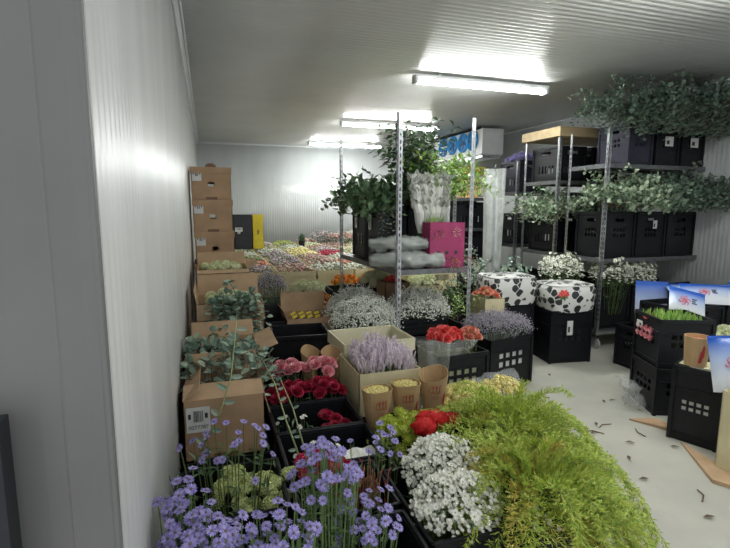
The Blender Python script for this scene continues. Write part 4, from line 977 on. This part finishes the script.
# white daisies
def daisies(x, y, z, rx, ry, lab, n=60, h=.25):
    t = bouquet('daisy_bunch', (x, y, z), lab, 'daisies', 'daisy', n, rx, ry, -.3, h-.04, .08, nleaf=320, leafL=.06, jit=.09, leafm='leaf')
    mb = MB()
    for i in range(420):
        q = math.sqrt(R.random()); a = R.uniform(0, 6.28); px_, py_ = q*rx*1.05*math.cos(a), q*ry*1.05*math.sin(a); pz = h-.10+.09*(1-q*q)+R.uniform(-.09, .06)
        mb.blob((px_, py_, pz), R.uniform(.009, .016), 0, .6)
    tag(mb.build('small_blooms', M['wpetal'], t), kind='stuff')
crate(3.44, 4.12, 0, 'black crate of white daisies touching the trolley caster corner', W=.38, D=.36, Hh=.62, style='slots')
daisies(3.62, 4.24, .66, .23, .21, 'white daisies between the pebble wraps and the right trolley', 95, .27)
for k, (x, w2) in enumerate(((3.93, 'nearest its caster post'), (4.37, 'in the middle'), (4.81, 'by the side wall end'))):
    crate(x, 3.99, .206, 'black crate on the right trolley base, ' + w2, W=.41, D=.42, Hh=.46, style='mixed', group='crates on the right trolley base')
daisies(4.12, 4.06, .66, .22, .20, 'white daisies on the right trolley base, behind the caster post', 90, .24)
daisies(4.50, 4.08, .66, .20, .18, 'white daisies on the right trolley base, further from the post', 80, .20)
# eucalyptus crates, middle and top shelves
for k, (x, w2) in enumerate(((3.93, 'nearest the post'), (4.36, 'in the middle'), (4.79, 'at the wall end'))):
    crate(x, 3.99, .975, 'black slotted eucalyptus crate on the right trolley middle shelf, ' + w2, W=.41, D=.42, Hh=.48, style='mixed', group='eucalyptus crates on the middle shelf', tagw=('front', .22, .30, .055, .09) if k == 1 else None)
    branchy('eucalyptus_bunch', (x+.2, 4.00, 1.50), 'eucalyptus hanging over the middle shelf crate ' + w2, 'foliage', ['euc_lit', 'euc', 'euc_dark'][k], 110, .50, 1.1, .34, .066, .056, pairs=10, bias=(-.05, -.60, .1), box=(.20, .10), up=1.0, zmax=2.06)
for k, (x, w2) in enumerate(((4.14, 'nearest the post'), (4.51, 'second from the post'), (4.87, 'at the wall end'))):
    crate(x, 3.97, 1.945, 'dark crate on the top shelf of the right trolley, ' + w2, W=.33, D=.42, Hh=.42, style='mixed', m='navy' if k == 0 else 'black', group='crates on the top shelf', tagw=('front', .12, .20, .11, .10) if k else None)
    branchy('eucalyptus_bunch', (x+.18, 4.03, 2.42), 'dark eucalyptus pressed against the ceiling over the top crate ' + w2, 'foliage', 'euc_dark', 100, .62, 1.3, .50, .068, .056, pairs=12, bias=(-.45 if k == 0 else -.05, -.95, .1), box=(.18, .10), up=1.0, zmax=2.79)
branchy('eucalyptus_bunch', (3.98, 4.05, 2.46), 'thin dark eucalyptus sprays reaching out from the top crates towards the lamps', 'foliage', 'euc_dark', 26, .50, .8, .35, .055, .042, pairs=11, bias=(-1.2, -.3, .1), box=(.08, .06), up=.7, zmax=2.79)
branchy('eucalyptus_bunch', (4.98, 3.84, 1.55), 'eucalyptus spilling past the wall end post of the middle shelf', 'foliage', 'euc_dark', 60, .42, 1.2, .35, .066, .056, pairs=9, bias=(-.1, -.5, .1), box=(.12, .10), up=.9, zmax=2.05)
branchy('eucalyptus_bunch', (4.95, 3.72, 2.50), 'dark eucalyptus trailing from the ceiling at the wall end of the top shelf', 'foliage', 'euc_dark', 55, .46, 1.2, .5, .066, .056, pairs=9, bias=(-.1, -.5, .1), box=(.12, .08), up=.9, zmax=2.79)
# second trolley
for k, (x, z, w2) in enumerate(((3.92, .206, 'base nearest the aisle'), (4.36, .206, 'base middle'), (3.92, .975, 'middle shelf nearest the aisle'), (4.36, .975, 'middle shelf centre'), (4.78, .975, 'middle shelf wall end'), (3.92, 1.815, 'upper shelf nearest the aisle'), (4.40, 1.815, 'upper shelf centre'))):
    crate(x, 4.74, z, 'dark slotted crate on the wooden-tray trolley, ' + w2, W=.40, D=.48, Hh=.45 if z < 1.5 else .40, style='slots', group='crates on the wooden-tray trolley')
branchy('eucalyptus_bunch', (4.05, 4.95, 1.40), 'pale eucalyptus hanging from the wooden-tray trolley towards the aisle', 'foliage', 'euc_lit', 90, .50, 1.1, .38, .06, .05, pairs=10, bias=(-.7, -.3, .1), box=(.14, .20), up=.9, zmax=1.95)
branchy('eucalyptus_bunch', (4.62, 4.95, 1.40), 'deep green eucalyptus filling the shelf gap of the wooden-tray trolley', 'foliage', 'euc_dark', 60, .42, 1.2, .3, .06, .05, pairs=9, bias=(0, -.4, .1), box=(.3, .20), up=.8, zmax=1.76)
t = empty('wooden_tray', (3.84, 4.64, 2.31)); tag(t, 'pale wooden tray lying on top of the second trolley', 'tray'); mb = MB()
for i in range(5): mb.box(0, i*.135, 0, 1.34, i*.135+.12, .012)
mb.build('slats', M['wood'], t)
for y0, nm in ((-.018, 'long_side'), (.66, 'long_side')): mb = MB(); mb.box(0, y0, -.005, 1.34, y0+.018, .10); mb.build(nm, M['wood'], t)
for x0 in (-.018, 1.34): mb = MB(); mb.box(x0, -.018, -.005, x0+.018, .678, .10); mb.build('short_side', M['wood'], t)
# third trolley, purple crates
for k, (z, w2) in enumerate(((.206, 'lowest'), (.995, 'middle'), (1.715, 'uppermost'))):
    crate(4.06, 5.68, z, '%s purple-grey slatted crate on the shorter trolley' % w2, W=.44, D=.45, Hh=.42, style='slots', m='navy' if k == 2 else 'slate', group='crates on the shorter trolley')
cloud('limonium_bunch', (4.26, 5.90, 2.12), 'violet flowers topping the uppermost purple-grey crate', 'flowers', 'aster', 700, .22, .22, .0, .12, .012, nst=60, shape='blob', basez=-.3)
# far trolley under the fans
carton(3.29, 6.0, 1.63, .34, .3, .26, 'peach board box on the far trolley, between the two front posts', m='peach', tape=False, handle=False)
crate(3.28, 6.0, 1.21, 'dark crate below the peach box on the far trolley', W=.5, D=.4, Hh=.36, style='slots'); crate(3.28, 6.0, .76, 'dark crate on the low shelf of the far trolley', W=.5, D=.4, Hh=.40, style='slots')
crate(3.7, 6.98, 0, 'tall dark crate standing behind the far trolley', W=.5, D=.4, Hh=1.6, style='slots', m='slate')
cloud('solidago_bunch', (3.80, 6.55, 1.93), 'olive-yellow flowers below the cooling unit end', 'flowers', 'frond_y', 1100, .30, .24, .02, .18, .012, nst=80, shape='blob', basez=-.3, stemm='stem')
carton(3.52, 6.32, 1.66, .5, .42, .28, 'shallow pale box of olive-yellow flowers under the cooling unit', m='beige', open_=True, tape=False)
branchy('leafy_bunch', (3.15, 6.0, 1.90), 'bright leafy stems under the blue fans', 'foliage', 'bright', 16, .40, .9, .3, .06, .035, pairs=8, bias=(-.2, 0, .1), box=(.12, .1), rnd=False)
film('film_sheet', (3.50, 5.40, .01), math.radians(-32), .28, 1.98, .06, 'tall clear plastic sheet hanging beside the far trolley', .035, 'plastic')
film('film_sheet', (2.98, 5.8, .01), math.radians(-10), .22, 1.85, .03, 'narrow grey plastic sheet hanging behind the white sleeves', .03, 'plastic')

# ---------------------------------------------------------------- right side stacks
crate(3.02, 2.50, 0, 'lower black crate of the two-high stack by the aisle', W=.38, D=.38, Hh=.355, rz=-22, style='windows', group='aisle stack crates')
crate(3.02, 2.50, .36, 'upper black crate of the stack, pink roses showing in its windows', W=.38, D=.38, Hh=.355, rz=-22, style='windows', group='aisle stack crates', tagw=('side', .25, .24, .08, .045))
t = bouquet('rose_bunch', (3.26, 2.60, .38), 'pink roses packed inside the upper crate of the aisle stack', 'roses', 'violet', 16, .10, .10, 0, .20, .02, nleaf=10, sc=(.7, .9))
t = empty('rose_bunch', (3.07, 2.60, .38)); tag(t, 'deep pink roses pressed against the windows of the upper stack crate', 'roses')
for i in range(8): child(HD['pink'][i % 2], 'bloom', t, (.02+.026*(i % 4), .02+.058*(i % 4), .17+.055*(i//4)), (0, -1.3, -.38), .8)
mb = MB(); lf = MB(); t = empty('green_tip_bunch', (3.26, 2.62, .60)); tag(t, 'lime green pointed tips filling the top of the upper stack crate', 'flowers')
for i in range(110):
    x, y = R.uniform(-.16, .16), R.uniform(-.15, .15); c, s_ = math.cos(-.384), math.sin(-.384); X_, Y_ = x*c-y*s_, x*s_+y*c; mb.leaf((X_, Y_, .04), (R.uniform(-.3, .3), R.uniform(-.3, .3), 1), (R.uniform(-1, 1), 1, 0), .10, .03, .3)
tag(mb.build('leaf_tips', M['bright'], t), kind='stuff')
mb = MB()
for i in range(24): mb.blob((R.uniform(-.15, -.05), R.uniform(-.0, .14), .08), .014, 0, 1)
mb.build('red_buds', M['coral'], t)
crate(2.93, 1.97, 0, 'black crate at the aisle edge carrying the tulip pot', W=.32, D=.28, Hh=.50, rz=22, style='windows', group=None, liner='whitemix')
t = empty('flower_pot', (2.93, 2.16, .505), .3); tag(t, 'kraft pot with a red printed shape on the aisle edge crate', 'pot'); mb = MB()
mb.lathe([(.001, 0), (.062, 0), (.074, .19), (.069, .19), (.054, .004), (.001, .004)], n=26); mb.build('pot_body', M['cone'], t, smooth=False)
mb = MB(); mb.lathe([(.064, .165), (.001, .17)], n=22, cap=False); mb.build('soil_lining', M['salmon'], t)
mb = MB(); pp = []
for (u, v) in ((-.5, .03), (-.2, .03), (-.1, .07), (.0, .06), (.0, .13), (-.15, .15), (-.25, .11), (-.35, .10)):
    a = -PI/2-.55+u; r_ = .058+.010*v/.17+.0052; pp.append((r_*math.cos(a), r_*math.sin(a), v))
mb.add(pp, [tuple(range(8))]); tag(mb.build('printed_mark', M['redprint'], t), 'red printed shape')
mb = MB(); mb.box(.03, -.005, .5005, .20, .25, .504); o = mb.build('board_sheet', M['cream'], loc=(2.935, 1.98, 0)); o.rotation_euler = (0, 0, math.radians(22)); tag(o, 'pale board sheet lying on the aisle edge crate', 'board')
t = carton(2.78, 1.46, 0, .42, .38, .48, 'yellow box with dark slots at the aisle edge', m='yboard', open_=True, tape=False, handle=False, rz=8)
mb = MB()
for z in (.10, .18, .26): 
    for y in (.14, .24): mb.box(-.004, y, z, 0, y+.05, z+.05)
mb.build('slot', M['ink'], t)
_bag = {}
def bag(x, y, z, W_, h_, D_, rz, rx, label, se=False, ry=0):
    t = empty('flower_food_bag', (x, y, z), math.radians(rz), math.radians(rx), math.radians(ry)); tag(t, label, 'bag', 'blue and white printed bags')
    mb = MB(); n, k = 10, 8; vs = []; fs = []
    for side in (-1, 1):
        for j in range(k+1):
            for i in range(n+1):
                u, v = i/n, j/k; e = math.sin(PI*u)**.5 if 0 < u < 1 else 0; e *= (math.sin(PI*v)**.5 if 0 < v < 1 else 0)
                vs.append(((u-.5)*W_, side*D_/2*e+.004*noise.noise(Vector((u*5, v*5, side+x*3)))*e, v*h_))
    m_ = (n+1)*(k+1)
    for j in range(k):
        for i in range(n):
            a = j*(n+1)+i; q = (a, a+1, a+n+2, a+n+1); fs.append(q); fs.append(tuple(reversed([m_+z_ for z_ in q])))
    mb.add(vs, fs); mb.build('bag_body', M['bag'], t, smooth=True)
    mb = MB(); mb.box(-W_/2, -.003, h_-.004, W_/2, .003, h_+.012); mb.build('sealed_edge', mat('bag_edge', (.02, .10, .5), .3, vary=.1), t)
    e = empty('printed_emblem'); e.parent = t; e.scale = (1.5, 1, 1.5); e.location = (-W_*.12, -D_/2-.003, h_*(.72 if h_ > .4 else .50)); mb = MB()
    for i in range(6):
        a = 2*PI*i/6; mb.tube([(.012*math.cos(a+q_)+.016*math.cos(a), 0, .012*math.sin(a+q_)+.016*math.sin(a)) for q_ in (0, 1, 2, 3, 4)], .0028, 4)
    mb.tube([(.007*math.cos(q_), 0, .007*math.sin(q_)) for q_ in (0, 1, 2, 3, 4, 5)], .003, 4)
    tag(mb.build('rose_outline', M['pinklogo'], e), 'pink rose outline')
    mb = MB()
    for j in range(3): mb.box(.036, -.001, .014-.012*j, .060-.006*(j % 2), .001, .020-.012*j)
    mb.build('small_print', M['ink'], e)
    if se: text('SE', .042, M['pinklogo'], e, (.02, -.004, -h_*.22), (PI/2, 0, 0))
    return t
crate(3.70, 3.20, 0, 'black crate on the floor behind the aisle stack', W=.36, D=.34, Hh=.40, rz=0, style='mixed')
bag(3.88, 3.32, .415, .27, .40, .05, -32, -8, 'upright blue and white bag with a pink rose print behind the aisle stack')
crate(3.54, 2.30, 0, 'black crate of cream-green blooms beyond the tulip pot', W=.40, D=.34, Hh=.52, rz=-5, style='mixed')
bouquet('flower_bunch', (3.70, 2.46, .1), 'cream-green blooms beyond the tulip pot', 'flowers', 'cream', 16, .17, .14, 0, .44, .04, nleaf=60, leafm='lime')
crate(3.55, 2.78, 0, 'lower black crate under the pile of blue bags', W=.5, D=.38, Hh=.36, style='mixed'); crate(3.55, 2.78, .365, 'upper black crate under the pile of blue bags', W=.5, D=.38, Hh=.34, style='mixed')
crate(4.08, 2.78, 0, 'lower black crate beside the one under the blue bags', W=.5, D=.38, Hh=.36, style='mixed'); crate(4.08, 2.78, .365, 'upper black crate beside the one under the blue bags', W=.5, D=.38, Hh=.34, style='mixed')
bag(3.52, 2.70, .68, .27, .20, .05, -28, -35, 'tilted blue bag leaning against the pile behind the aisle stack', ry=14)
bag(3.98, 2.82, .705, .42, .24, .06, -35, -58, 'wide blue and white bag lying on the pile by the wall')
bag(4.12, 3.02, .72, .46, .26, .06, -25, -74, 'flat blue bag on top of the pile by the wall')
bag(4.42, 2.72, .70, .44, .22, .06, -40, -50, 'blue bag at the wall side of the pile')
bag(2.86, 1.80, .46, .30, .32, .06, -52, -24, 'blue and white bag with red letters leaning on the yellow box', True, ry=-10)
# floor scraps
def board(pts, z, label, m='kraft_l'):
    mb = MB(); n = len(pts); c = pts[0]; lo = [(x-c[0], y-c[1], 0) for x, y in pts]; hi = [(x-c[0], y-c[1], .006+.02*R.random()) for x, y in pts]
    mb.add(lo+hi, [tuple(range(n-1, -1, -1)), tuple(range(n, 2*n))]+[(i, (i+1) % n, n+(i+1) % n, n+i) for i in range(n)])
    o = mb.build('cardboard_piece', M[m], loc=(c[0], c[1], z)); tag(o, label, 'cardboard')
board([(2.58, 1.74), (2.74, 1.46), (2.76, 1.80), (2.79, 1.97), (2.84, 2.14)], .001, 'flat pale cardboard sheet on the floor by the yellow box')
board([(2.80, 2.50), (2.92, 2.27), (3.0, 2.30), (2.97, 2.44)], .001, 'small cardboard flap on the floor beside the aisle stack', 'kraft')
film('crumpled_film', (3.02, 2.66, .01), math.radians(-115), .30, .20, -.06, 'crumpled clear bag lying against the lower stack crate', .05)
scr = MB(); scr.leaf((0, 0, .004), (1, .2, .05), (0, 0, 1), .05, .018, .2); sme = scr.mesh('fallen_leaf', M['twig'])
tw = MB(); tw.tube([(0, 0, .004), (.04, .01, .006), (.09, -.01, .004)], .003, 4); twm = tw.mesh('fallen_twig', M['twig'])
for i in range(26):
    x, y = R.uniform(2.0, 3.0), R.uniform(1.5, 3.5)
    if x > 2.75 and y < 2.7: x -= .5
    o = bpy.data.objects.new('fallen_leaf' if i % 3 else 'fallen_twig', sme if i % 3 else twm); C.objects.link(o); o.location = (x, y, .001); o.rotation_euler = (0, 0, R.uniform(0, 6.28)); o.scale = (1.3, 1.3, 1.3)
    tag(o, 'small dark leaf scrap lying on the concrete aisle' if i % 3 else 'short dark twig lying on the concrete aisle', 'leaf' if i % 3 else 'twig', 'leaf scraps on the aisle' if i % 3 else 'twigs on the aisle')
